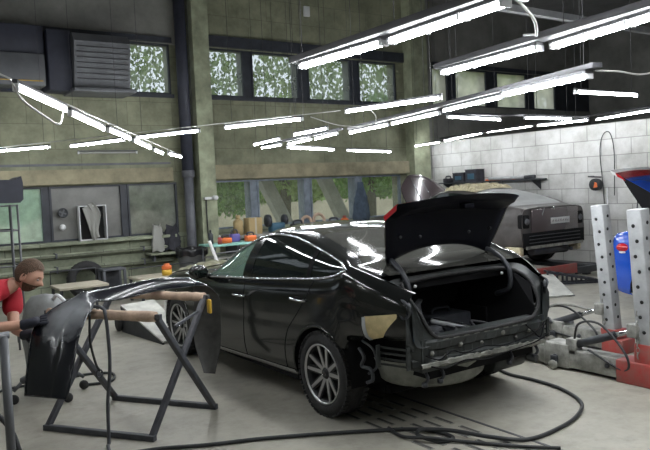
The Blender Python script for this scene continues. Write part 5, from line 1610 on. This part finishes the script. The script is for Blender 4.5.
def grinder_stand(x, label):
    t = thing('bench_grinder', label, 'grinder', (x, 12.5, 0.92))
    o = mb('tool_blue'); o.box(-0.16, 0.16, -0.10, 0.10, 0, 0.20, 0.03); o.build('motor', t)
    for s_, r in ((-0.20, 0.13), (0.20, 0.11)):
        o = mb('dark_metal'); o.lathe([(0, -0.03), (r, -0.03), (r, 0.03), (0, 0.03)], Matrix.Translation((s_, 0, 0.25)) @ Matrix.Rotation(PI / 2, 4, 'Y'), 22); o.build('grinding_wheel', t)
grinder_stand(7.36, 'dark blue bench grinder on the bench below the window')
lump('angle_tool', 7.88, 12.5, 0.92, 0.16, 0.06, 0.14, 'cloth_dark', 'dark_metal', 'dark long tool lying on the bench right of the blue grinder', 'tool')
for x, r, lb in ((8.18, 0.12, 'left of two orange hose coils on the bench'), (8.50, 0.14, 'right of two orange hose coils on the bench')):
    o = mb('wrap'); o.lathe([(r + 0.035 * math.cos(t_), 0.035 * math.sin(t_)) for t_ in np.linspace(0, 2 * PI, 9)[:-1]], Matrix.Translation((x, 12.6, 0.92 + r + 0.035)) @ Matrix.Rotation(R(80), 4, 'X'), 22, closed=True)
    tag(o.build('hose_coil'), lb, 'hose')
bottle('spray_bottle', 9.12, 12.5, 0.92, 0.09, 0.24, 'orange', 'red_paint', 'orange red bottle on the bench left of the hanging jacket')
lump('tool_case', 8.82, 12.5, 0.92, 0.16, 0.08, 0.14, 'cloth_dark', 'dark_metal', 'dark case on the bench left of the orange red bottle', 'case')

# white steel ramp on wheels lying behind the trestle
t = thing('wheel_ramp', 'white sheet steel ramp lying behind the trestle near the front wheel', 'ramp', (0, 0, 0))
o = mb('white_steel'); a, c, d, e = V((3.02, 7.95, 0.02)), V((3.42, 8.05, 0.02)), V((3.42, 9.25, 0.34)), V((2.92, 9.15, 0.34)); o.prism([a, c, d, e], (0, 0, 0.02)); o.build('deck', t)
for p, q in ((a, e), (c, d)):
    o = mb('dark_metal'); o.prism([p, q, V((q.x, q.y, 0.0)), V((p.x, p.y, 0.0))], (0.02, 0, 0)); o.build('side_plate', t)
for x in (2.90, 3.44):
    o = mb('rubber'); o.lathe([(0.0, -0.02), (0.10, -0.025), (0.11, 0), (0.10, 0.025), (0.0, 0.02)], Matrix.Translation((x, 9.2, 0.11)) @ Matrix.Rotation(PI / 2, 4, 'Y'), 18); o.build('wheel', t)

# ------------------------------------------------------------------ frame pulling towers at the right
def tower(x, y, label, beam_len, ram_to, foot, lean, az, bz):
    t = thing('pulling_tower', label, 'tower', (x, y, 0))
    H, h = 1.50, 0.066
    ln = Matrix.Rotation(R(-lean), 4, Vector((0.566, 0.824, 0)))
    o = mb('tower'); o.box(-h, h, -h, h, 0.06, H, 0.008, ln); o.build('post', t)
    hb = mb('hole')
    z = 0.34; k = 0
    while z < H - 0.04:
        for (mt, du) in ((Matrix.Translation((-h - 0.001, 0.012 * (-1) ** k, z)) @ Matrix.Rotation(-PI / 2, 4, 'Y'), 0),
                         (Matrix.Translation((0.012 * (-1) ** k, -h - 0.001, z + 0.02)) @ Matrix.Rotation(PI / 2, 4, 'X'), 0)):
            hb.lathe([(0.016, 0.0), (0.016, 0.002), (0.0, 0.002)], ln @ mt, 14)
        z += 0.128; k += 1
    hb.build('bolt_holes', t)
    o = mb('red_paint'); o.box(-0.11, 0.11, -0.16, foot, 0.0, 0.20 if foot > 0.2 else 0.15, 0.012); o.box(-0.09, 0.09, -0.10, 0.10, 0.15, 0.36 if foot > 0.2 else 0.24, 0.01); o.build('red_foot', t)
    o = mb('bench_grey'); o.box(-0.09, 0.09, foot, beam_len, 0.03, 0.20, 0.008); o.box(-0.11, 0.11, beam_len * 0.55, beam_len * 0.75, 0.02, 0.24, 0.01); bm_ = o.build('base_beam', t)
    for yy in (0.35, beam_len * 0.65, beam_len - 0.1):
        o = mb('dark_metal'); o.lathe([(0.022, 0), (0.022, 0.012), (0, 0.014)], Matrix.Translation((-0.09 if yy != beam_len * 0.65 else -0.11, yy, 0.12)) @ Matrix.Rotation(-PI / 2, 4, 'Y'), 10); o.build('bolt', bm_)
    # hydraulic ram from the beam up to the post
    A, B = V((-0.04, ram_to, az)), V((-0.04, 0.09, bz))
    d = (B - A)
    o = mb('dark_metal'); o.tube([A + d * 0.04, A + d * 0.66], 0.036, 14); rm = o.build('ram_cylinder', t)
    o = mb('chrome'); o.tube([A + d * 0.6, A + d * 0.95], 0.022, 10); o.build('ram_piston', rm)
    o = mb('bench_grey'); o.box(A.x - 0.05, A.x + 0.05, A.y - 0.05, A.y + 0.06, az - 0.09, az + 0.06, 0.01); o.build('ram_clevis', rm)
    o = mb('bench_grey'); o.box(B.x - 0.09, B.x + 0.09, B.y - 0.04, B.y + 0.05, B.z - 0.06, B.z + 0.06, 0.01); o.build('ram_clevis', rm)
    o = mb('black_cable'); o.tube(spline([A + V((0, 0, 0.04)), A + V((-0.06, -0.10, 0.22)), A + d * 0.5 + V((-0.05, 0, 0.12)), B + V((-0.08, 0.06, -0.22)), B + V((-0.06, 0.1, -0.36)), A + V((-0.08, -0.2, 0.0))], 8), 0.011, 6); o.build('hydraulic_hose', rm)
    # chain round the post
    ch = mb('bench_grey')
    for k in range(9):
        c = V((-0.085, 0.06, 0.62 - k * 0.045)); e = Matrix.Translation(c) @ Matrix.Rotation(PI / 2 * (k % 2), 4, 'Z') @ Matrix.Rotation(PI / 2, 4, 'X')
        ch.lathe([(0.020 + 0.006 * math.cos(a), 0.006 * math.sin(a)) for a in np.linspace(0, 2 * PI, 7)[:-1]], e @ Matrix.Diagonal((0.8, 1.35, 1, 1)), 10, closed=True)
    ch.build('chain', t)
    for yy in (beam_len * 0.65,):
        for xx in (-0.12,):
            o = mb('dark_metal'); o.box(xx - 0.03, xx + 0.03, yy - 0.03, yy + 0.03, 0.06, 0.13, 0.005); cs = o.build('caster_fork', t)
            o = mb('dusty'); o.lathe([(0.0, -0.018), (0.042, -0.018), (0.046, 0), (0.042, 0.018), (0.0, 0.018)], Matrix.Translation((xx - 0.03, yy, 0.047)) @ Matrix.Rotation(PI / 2, 4, 'Y'), 16); o.build('caster_wheel', cs)
    return t
tower(6.33, 4.12, 'farther perforated grey pulling tower on a red foot, between the cars', 1.00, 0.90, 0.08, 4.5, 0.13, 0.44)
tower(5.49, 3.24, 'nearer perforated grey pulling tower at the right edge', 1.35, 0.72, 0.26, 3.2, 0.24, 0.47)
# drawbar and clamp gear beside the car's rear corner
t = thing('bench_clamp', 'worn grey clamp and crossbeam bolted low beside the rear corner of the black car', 'clamp', (5.38, 4.55, 0))
o = mb('bench_grey'); o.bar((-0.50, 0.10, 0.22), (0.82, 0.30, 0.20), 0.10, 0.09, bev=0.008); o.build('crossbeam', t)
o = mb('bench_grey'); o.box(-0.40, -0.22, 0.0, 0.22, 0.0, 0.44, 0.012); o.box(-0.44, -0.16, 0.03, 0.18, 0.44, 0.50, 0.01); o.build('clamp_jaw', t)
o = mb('dark_metal'); o.box(-0.02, 0.10, 0.02, 0.20, 0.0, 0.40, 0.01); o.tube([(-0.05, 0.1, 0.34), (0.45, 0.16, 0.36)], 0.030, 10); o.build('screw_jack', t)
o = mb('dark_metal'); o.tube(spline([(-0.3, 0.1, 0.48), (-0.1, 0.0, 0.56), (0.2, -0.1, 0.44), (0.5, 0.0, 0.30), (0.75, 0.2, 0.28)], 8), 0.014, 6); o.tube(spline([(-0.35, 0.0, 0.40), (-0.2, -0.15, 0.30), (0.1, -0.18, 0.28), (0.3, -0.1, 0.22)], 8), 0.012, 6); o.build('hose', t)
cable('pull_cable', [(5.06, 4.62, 0.52), (5.3, 4.8, 0.50), (5.55, 4.9, 0.42), (5.75, 4.95, 0.30)], 0.010, 'black_cable', 'short dark cable arching off the rear corner of the black car')
cable('bent_rod', [(5.9, 4.75, 0.20), (6.05, 4.85, 0.32), (6.2, 4.75, 0.42), (6.22, 4.55, 0.44), (6.3, 4.35, 0.40)], 0.014, 'bench_grey', 'thin bent rod in front of the farther pulling tower')

# ------------------------------------------------------------------ hose on the floor
HP = [(1.2, 4.75), (1.64, 4.67), (2.0, 4.48), (2.33, 4.34), (2.71, 4.13), (3.05, 3.92), (3.27, 3.76), (3.37, 3.60), (3.36, 3.44), (3.24, 3.46), (3.18, 3.60), (3.28, 3.66), (3.42, 3.50),
      (3.52, 3.25), (3.72, 3.09), (4.06, 3.09), (4.38, 3.17), (4.66, 3.34), (4.84, 3.66), (4.89, 3.97), (4.88, 4.24), (4.95, 4.44)]
o = mb('black_cable'); o.tube(spline([(x, y, 0.016 + (0.022 if 10 <= i <= 13 else 0)) for i, (x, y) in enumerate(HP)], 10), 0.0145, 8)
tag(o.build('air_hose'), 'long black hose snaking over the floor behind the black car', 'hose')
o = mb('black_cable'); o.tube(spline([(3.16, 3.9, 0.016), (3.12, 3.70, 0.016), (3.20, 3.50, 0.040), (3.36, 3.36, 0.016), (3.55, 3.08, 0.016), (3.75, 2.85, 0.016)], 10), 0.012, 8)
tag(o.build('air_hose'), 'short second hose tangled with the long one near the drain slots', 'hose')

# ------------------------------------------------------------------ red lift platform with the second car
CX2, CY2, LZ2 = 10.28, 8.78, 0.197
t = thing('lift_platform', 'low red steel car platform with black feet under the plum grey car', 'platform', (CX2, 7.55, 0))
for x in (-0.80, 0.80):
    o = mb('red_paint' if x < 0 else 'dark_metal'); o.box(x - 0.13, x + 0.13, 0.06, 4.75, 0.13, 0.194, 0.005); o.build('track', t)
o = mb('red_paint'); o.box(-0.93, 0.26, 0.0, 0.06, 0.10, 0.27, 0.006); o.build('front_beam', t)
o = mb('dark_metal'); o.box(0.26, 0.93, 0.0, 0.06, 0.07, 0.19, 0.006); o.build('front_beam', t)
for x in (-0.99, 0.93):
    o = mb('red_paint' if x < 0 else 'dark_metal'); o.box(x, x + 0.06, 0.0, 4.75, 0.07, 0.20); o.build('side_beam', t)
for x in (-0.80, 0.80):
    for y in (0.2, 2.4, 4.6):
        o = mb('dark_metal'); o.box(x - 0.06, x + 0.06, y - 0.05, y + 0.05, 0, 0.13); o.build('foot', t)
t = thing('drive_ramp', 'white steel ramp plate slanting to the floor from the red platform', 'ramp', (9.3, 7.45, 0))
o = mb('white_steel'); a, c, d, e = V((0.02, 0.06, 0.17)), V((0.42, 0.02, 0.17)), V((-0.40, -1.00, 0.012)), V((-0.83, -0.83, 0.012)); o.prism([a, c, d, e], (0, 0, 0.016)); o.build('deck', t)
for p, q in ((a, e), (c, d)):
    o = mb('dark_metal'); o.prism([p, q, V((q.x, q.y, 0.0)), V((p.x, p.y, 0.0))], (0.015, -0.012, 0)); o.build('side_plate', t)
t = thing('drive_ramp', 'black lattice ramp below the right end of the red platform', 'ramp', (9.55, 7.42, 0))
dv, wv = V((0.74, -0.48, 0)), V((0.12, 0.17, 0))
for off in (V((0, 0, 0)), wv):
    o = mb('dark_metal'); o.bar(off + V((0, 0, 0.22)), off + dv + V((0, 0, 0.04)), 0.03, 0.035); o.bar(off + V((0, 0, 0.018)), off + dv + V((0, 0, 0.018)), 0.03, 0.03)
    for k in range(6):
        f = k / 5.5; o.bar(off + dv * f + V((0, 0, 0.02)), off + dv * f + V((0, 0, 0.22 - 0.18 * f)), 0.026, 0.026, (0, 1, 0))
    o.build('side_truss', t)
for k in range(7):
    f = k / 6.5
    o = mb('dark_metal'); o.bar(dv * f + V((0, 0, 0.232 - 0.18 * f)), dv * f + wv + V((0, 0, 0.232 - 0.18 * f)), 0.03, 0.02); o.build('rung', t)

C2 = dict(SED); C2['x0'] = -0.96
C2['zr'] = [(-0.96, 0.42)] + [(-0.86, 0.40), (-0.5, 0.36), (-0.30, 0.32)] + SED['zr'][3:]
for k, v in (('yw', 0.86), ('zs', 1.04), ('zt', 1.04), ('zc', 1.10), ('pw', 6)): C2[k] = [(-0.96, v)] + list(SED[k])
C2['zc'] = [(-0.96, 1.09), (-0.86, 1.105), (-0.6, 1.125)] + SED['zc'][2:]
for k in ('zs', 'zt'): C2[k] = [(-0.96, 1.03), (-0.86, 1.055)] + SED[k][1:]
C2['cap0'] = True; C2['rg'] = (-0.62, 0.36)
car2 = thing('sedan', 'plum grey saloon without rear bumper standing on the red platform by the block wall', 'car', (CX2, CY2, LZ2), PI / 2)
S2 = Shell(C2)
build_body(car2, S2, 'plum_dusty', AR, 'car_glass', 'dusty_rear', None)
for (ax, az, ar) in AR:
    for sd in (1, -1):
        o = mb('liner')
        o.grid([[(ax + (ar + 0.008) * math.cos(a), sd * yy, az + (ar + 0.008) * math.sin(a)) for yy in (0.90, 0.75, 0.58)] for a in np.linspace(-0.1, PI + 0.1, 20)])
        o.box(ax - ar, ax + ar, sd * 0.57 - 0.01, sd * 0.57 + 0.01, 0.2, az + ar); o.build('wheel_housing', car2)
        wheel(car2, ax, sd * 0.80, az, 0.335, 0.225, sd, 0.22, cap=False)
o = mb('liner'); o.box(-0.42, 3.5, -0.56, 0.56, 0.20, 0.26); o.box(-0.5, 2.4, -0.6, 0.6, 0.5, 0.9); o.build('floor_pan', car2)
o = mb('plum'); o.box(-0.985, -0.955, -0.66, 0.62, 0.66, 1.065, 0.012); bl = o.build('boot_lid', car2)
o = mb('plate'); o.box(-0.995, -0.984, -0.40, 0.12, 0.785, 0.895, 0.003); pl = o.build('number_plate', bl)
o = mb('ink')
random.seed(5)
for k, (yy, ww) in enumerate((y_ - 0.14, w_) for y_, w_ in ((0.21, 0.05), (0.135, 0.05), (0.065, 0.05), (-0.005, 0.05), (-0.075, 0.05), (-0.145, 0.05), (-0.205, 0.035))):
    # worn unreadable strokes, as in the photo
    o.box(-0.9965, -0.994, yy - ww / 2 + 0.006, yy - ww / 2 + 0.013, 0.815, 0.865)
    o.box(-0.9965, -0.994, yy + ww / 2 - 0.013, yy + ww / 2 - 0.006, 0.815, 0.865 if k % 2 else 0.84)
    o.box(-0.9965, -0.994, yy - ww / 2 + 0.006, yy + ww / 2 - 0.006, 0.837, 0.843)
o.build('plate_characters', pl)
o = mb('chrome'); o.bar((-0.992, 0.36, 0.95), (-0.992, 0.30, 1.08), 0.02, 0.01, (1, 0, 0)); o.build('bright_line', bl)  # short bright bar set on the boot lid
o = mb('chrome'); o.lathe([(0.028, 0), (0.028, 0.006), (0, 0.008)], Matrix.Translation((-0.986, 0.02, 1.065)) @ Matrix.Rotation(-PI / 2, 4, 'Y'), 16); o.build('emblem', bl)
o = mb('liner'); o.box(-0.978, -0.955, -0.84, 0.84, 0.42, 0.66, 0.006); rp2 = o.build('rear_panel', car2)
for z in (0.48, 0.54, 0.60):
    o = mb('dark_metal'); o.box(-0.995, -0.972, -0.70, 0.70, z, z + 0.014); o.build('panel_rib', rp2)
o = mb('dusty'); o.bar((-0.98, -0.78, 0.41), (-0.98, 0.78, 0.41), 0.03, 0.05); o.build('crossmember', car2)
for sd in (1, -1):
    o = mb('liner'); o.box(-0.975, -0.84, sd * 0.74 - 0.08, sd * 0.74 + 0.10, 0.74, 0.98, 0.03); pk = o.build('lamp_pocket', car2)
    o = mb('grey_metal'); o.ball((-0.97, sd * 0.74, 0.86), 0.06, 2, (0.5, 1, 1)); o.build('lamp_socket', pk)
    o = mb('foam'); o.box(-0.90, -0.55, sd * 0.80 - 0.06, sd * 0.80 + 0.06, 0.26, 0.42, 0.03); o.build('bumper_foam', car2)
    o = mb('paint'); o.ball((2.02, sd * 1.0, 1.0), 0.1, 2, (0.75, 1.1, 0.75)); o.build('door_mirror', car2)
o = mb('dark_metal'); o.tube([(-0.85, 0.5, 0.34), (-0.85, -0.45, 0.32)], 0.085, 14); o.tube([(-0.95, -0.50, 0.30), (-0.8, -0.50, 0.32)], 0.03, 8); o.build('silencer', car2)
# its bonnet, propped open
def hood(u, v):
    a = abs(u)
    hw = 0.67 * (1 - 0.46 * v ** 4)
    x = 2.20 + 0.58 * v * (1 - 0.10 * a ** 4)
    z = 1.01 + 0.78 * v - 0.07 * v * v + 0.055 * (1 - a ** 2.5) + 0.09 * v - 0.06 * v ** 6 - 0.12 * v ** 2 * a ** 5
    return V((x, hw * u - 0.13, z))
o = mb('plum'); G = [[hood(u, v) for v in np.linspace(0, 1, 16)] for u in np.linspace(-1, 1, 25)]; o.grid(G); hb_ = o.build('bonnet', car2)
o = mb('liner'); o.grid([[p + V((0.01, 0, -0.025)) for p in r_] for r_ in G]); o.build('bonnet_underside', hb_)
for u in (0.35, -0.1):
    o = mb('chrome'); o.tube([hood(u + 0.04 * v, v) + V((-0.002, 0, 0.003)) for v in np.linspace(0.2, 0.85, 10)], 0.006, 5); o.build('bonnet_highlight', hb_)  # bright lines imitating light streaks reflected on the bonnet skin
o = mb('dark_metal'); o.tube([(2.75, 0.3, 0.85), (2.68, 0.3, 1.6)], 0.008, 6); o.build('prop_rod', hb_)
# crumpled sheet on its roof
random.seed(9)
o = mb('foam')
P = []
for i in range(20):
    row = []
    for j in range(16):
        x = 0.30 + 0.85 * i / 19; y = 0.62 - 1.05 * j / 15
        z = S2.roof(x, min(1, abs(y) / S2.edge(x)[2]))[1] if abs(y) < S2.edge(x)[2] else S2.edge(x)[3]
        e = 1 if 0 < i < 19 and 0 < j < 15 else 0
        row.append((CX2 - y + random.uniform(-.02, .02), CY2 + x + random.uniform(-.02, .02), LZ2 + z + 0.012 + e * random.uniform(0.01, 0.085)))
    P.append(row)
o.grid(P, smooth=False)
tag(o.build('crumpled_sheet'), 'beige crumpled foam sheet lying on the roof of the plum grey car', 'sheet')

# ------------------------------------------------------------------ blue race car at the right edge, tail to the left
CB = (9.06, 4.76)
blue = thing('race_car', 'blue hatchback with a raised striped tailgate at the right edge behind the tower', 'car', (CB[0], CB[1], 0), -PI / 2)
BC = dict(x0=-0.66, x1=3.15, dlo=(-0.30, 1.75), rg=(-0.58, -0.1), wg=(1.3, 1.85), rgg=0.88, roofg=RG,
    zr=[(-0.66, 0.30), (-0.4, 0.24), (0.4, 0.2), (2.0, 0.2), (3.15, 0.25)],
    yw=[(-0.66, 0.74), (-0.62, 0.81), (-0.52, 0.865), (-0.3, 0.88), (0.5, 0.88), (2.4, 0.88), (2.9, 0.8), (3.15, 0.55)],
    zs=[(-0.66, 0.86), (-0.6, 0.98), (-0.3, 1.03), (0.5, 0.97), (1.75, 0.92), (2.6, 0.84), (3.15, 0.66)],
    zt=[(-0.66, 0.86), (-0.6, 0.98), (-0.3, 1.035), (0.0, 1.34), (0.6, 1.42), (1.1, 1.36), (1.75, 0.925), (2.6, 0.84), (3.15, 0.66)],
    zc=[(-0.66, 0.90), (-0.6, 1.0), (-0.3, 1.15), (0.0, 1.42), (0.6, 1.49), (1.2, 1.44), (1.85, 1.02), (2.6, 0.92), (3.15, 0.70)],
    pw=[(-0.66, 3), (3.15, 2.4)], cap0=True)
SB = Shell(BC)
ARB = ((0.0, 0.30, 0.34), (2.42, 0.30, 0.34))
build_body(blue, SB, 'blue', ARB, 'car_glass', 'liner', None)
for ax in (0.0, 2.42):
    for sd in (1, -1):
        wheel(blue, ax, sd * 0.765, 0.30, 0.30, 0.19, sd, 0.20, cap=False)
        o = mb('liner'); o.grid([[(ax + 0.348 * math.cos(a), sd * yy, 0.30 + 0.348 * math.sin(a)) for yy in (0.86, 0.72, 0.55)] for a in np.linspace(-0.1, PI + 0.1, 20)]); o.build('wheel_housing', blue)
o = mb('liner'); o.box(-0.5, 3.0, -0.52, 0.52, 0.18, 0.24); o.build('floor_pan', blue)
for sd in (1, -1):
    o = mb('red_lamp'); o.ball((-0.43, sd * 0.83, 0.85), 0.11, 3, (0.95, 0.7, 0.58)); tl = o.build('tail_lamp', blue)
    o = mb('white_paint'); o.ball((-0.43, sd * 0.84, 0.79), 0.07, 2, (0.9, 0.9, 0.28)); o.build('reversing_lens', tl)
# raised tailgate: hinged on the roof edge, tip pointing back and up
def gate(u, v):
    hw = 0.70 - 0.03 * v
    x = 0.04 - 0.78 * v + 0.03 * abs(u) ** 3
    z = 1.46 + 0.47 * v - 0.05 * v * v - 0.03 * u * u
    return V((x, hw * u, z))
def gband(v0, v1, m, nm, off=0.0):
    o = mb(m); G = [[gate(u, v) + V((0, 0, off)) for v in np.linspace(v0, v1, 9)] for u in np.linspace(-1, 1, 15)]; o.grid(G)
    o.grid([[p + V((0.03, 0, -0.05)) for p in r_] for r_ in G])
    for r_ in (G[0], G[-1]): o.grid([[p, p + V((0.03, 0, -0.05))] for p in r_])
    o.grid([[r_[-1], r_[-1] + V((0.03, 0, -0.05))] for r_ in G])
    return o
tg = gband(0, 0.70, 'blue', 'tailgate').build('tailgate', blue)
gband(0.70, 0.90, 'red_lamp', 'red_band').build('red_band', tg)
gband(0.90, 1.0, 'white_paint', 'white_band').build('white_band', tg)
for u in (-1, 1):
    o = mb('liner')
    o.prism([gate(u, 0.05), gate(u, 0.80), gate(u, 0.80) + V((0.10, 0, -0.16)), V((-0.22, gate(u, 0).y, 1.30)), V((-0.05, gate(u, 0).y, 1.22))], (0, -0.03 * u, 0)); o.build('gate_side', tg)
for sd in (1, -1):
    o = mb('dark_metal'); o.tube([(-0.40, sd * 0.62, 1.02), gate(sd * 0.9, 0.55) + V((0.03, 0, -0.05))], 0.010, 8); o.build('gas_strut', tg)
o = mb('red_lamp'); o.bar((0.32, 0.882, 0.97), (0.10, 0.882, 0.86), 0.004, 0.03); o.build('red_stripe', blue)

# ------------------------------------------------------------------ shelf and hangings on the block wall
t = thing('wall_shelf', 'dark long shelf on the white block wall above the plum grey car', 'shelf', (11.92, 10.9, 1.76))
o = mb('dark_metal'); o.box(-0.14, 0.18, -1.55, 1.35, 0, 0.03); o.build('board', t)
for y in (-1.4, 0.0, 1.2):
    o = mb('dark_metal'); o.prism([(-0.12, y, 0), (0.18, y, 0), (0.18, y, -0.2)], (0, 0.02, 0)); o.build('bracket', t)
for y, h_, lb in ((11.62, 0.20, 'left dark crate on the wall shelf'), (11.22, 0.26, 'right taller dark crate on the wall shelf')):
    t = thing('crate', lb, 'crate', (11.94, y, 1.79))
    o = mb('cloth_dark'); o.box(-0.13, 0.13, -0.17, 0.17, 0, 0.02)
    for (a, c, e, f) in ((-0.13, -0.115, -0.17, 0.17), (0.115, 0.13, -0.17, 0.17), (-0.115, 0.115, -0.17, -0.155), (-0.115, 0.115, 0.155, 0.17)): o.box(a, c, e, f, 0.02, h_)
    o.build('tub', t)
    o = mb('dark_metal'); o.box(-0.14, 0.14, -0.18, 0.18, h_, h_ + 0.02, 0.004); o.build('lid', t)
    o = mb('tool_blue'); o.box(-0.134, -0.128, -0.10, 0.10, 0.05, h_ * 0.7); o.build('front_label', t)
t = thing('pipe_length', 'long pale grey tube with a dark end on the wall shelf', 'tube', (11.90, 0, 1.83))
o = mb('tower'); o.tube([(0, 10.75, 0), (0, 9.75, 0)], 0.038, 14); o.build('tube_body', t)
o = mb('dark_metal'); o.tube([(0, 9.75, 0), (0, 9.50, 0)], 0.042, 14); o.build('end_sleeve', t)
o = mb('orange'); o.bar((12.0, 10.95, 1.805), (12.03, 9.98, 1.805), 0.02, 0.03); tag(o.build('spirit_level'), 'thin orange stick lying on the wall shelf behind the grey tube', 'stick')
lump('tool_bag', 11.92, 12.05, 1.79, 0.12, 0.07, 0.10, 'cloth_dark', 'dark_metal', 'small dark bag at the far left end of the wall shelf', 'bag')
t = thing('cord_reel', 'black cord reel with an orange mark hanging on the block wall', 'reel', (11.98, 8.12, 1.62))
o = mb('dark_metal'); o.tube([(0.12, 0.12, 0.16), (-0.06, 0.12, 0.16), (-0.06, -0.16, 0.14)], 0.014, 8); o.build('hook', t)
o = mb('black_cable'); o.lathe([(0.05, -0.05), (0.115, -0.055), (0.12, 0), (0.115, 0.055), (0.05, 0.05)], Matrix.Rotation(PI / 2, 4, 'Y') , 22); o.build('coil', t)
o = mb('orange'); o.prism([(-0.065, -0.07, -0.05), (-0.065, 0.01, -0.06), (-0.065, -0.02, 0.05), (-0.065, -0.06, 0.03)], (0.01, 0, 0)); o.build('orange_tag', t)
cable('hanging_cable', [(12.06, 7.98, 0.9), (12.06, 8.02, 1.6), (12.05, 8.06, 2.2), (12.05, 8.02, 2.5), (12.05, 7.92, 2.62), (12.05, 7.82, 2.55), (12.05, 7.76, 2.2), (12.06, 7.78, 1.4)], 0.009, 'black_cable', 'black cable looped over the block wall and hanging down behind the farther tower')
t = thing('air_gun', 'thin pale pipe fitting hanging from the cable on the block wall', 'fitting', (12.04, 7.92, 0.8))
o = mb('white_plastic'); o.tube([(0, 0, 0.05), (0, 0, 0.75)], 0.012, 8); o.build('pipe', t)
o = mb('dark_metal'); o.tube([(0, 0, 0.0), (0, -0.02, 0.06)], 0.02, 8); o.build('nozzle', t)
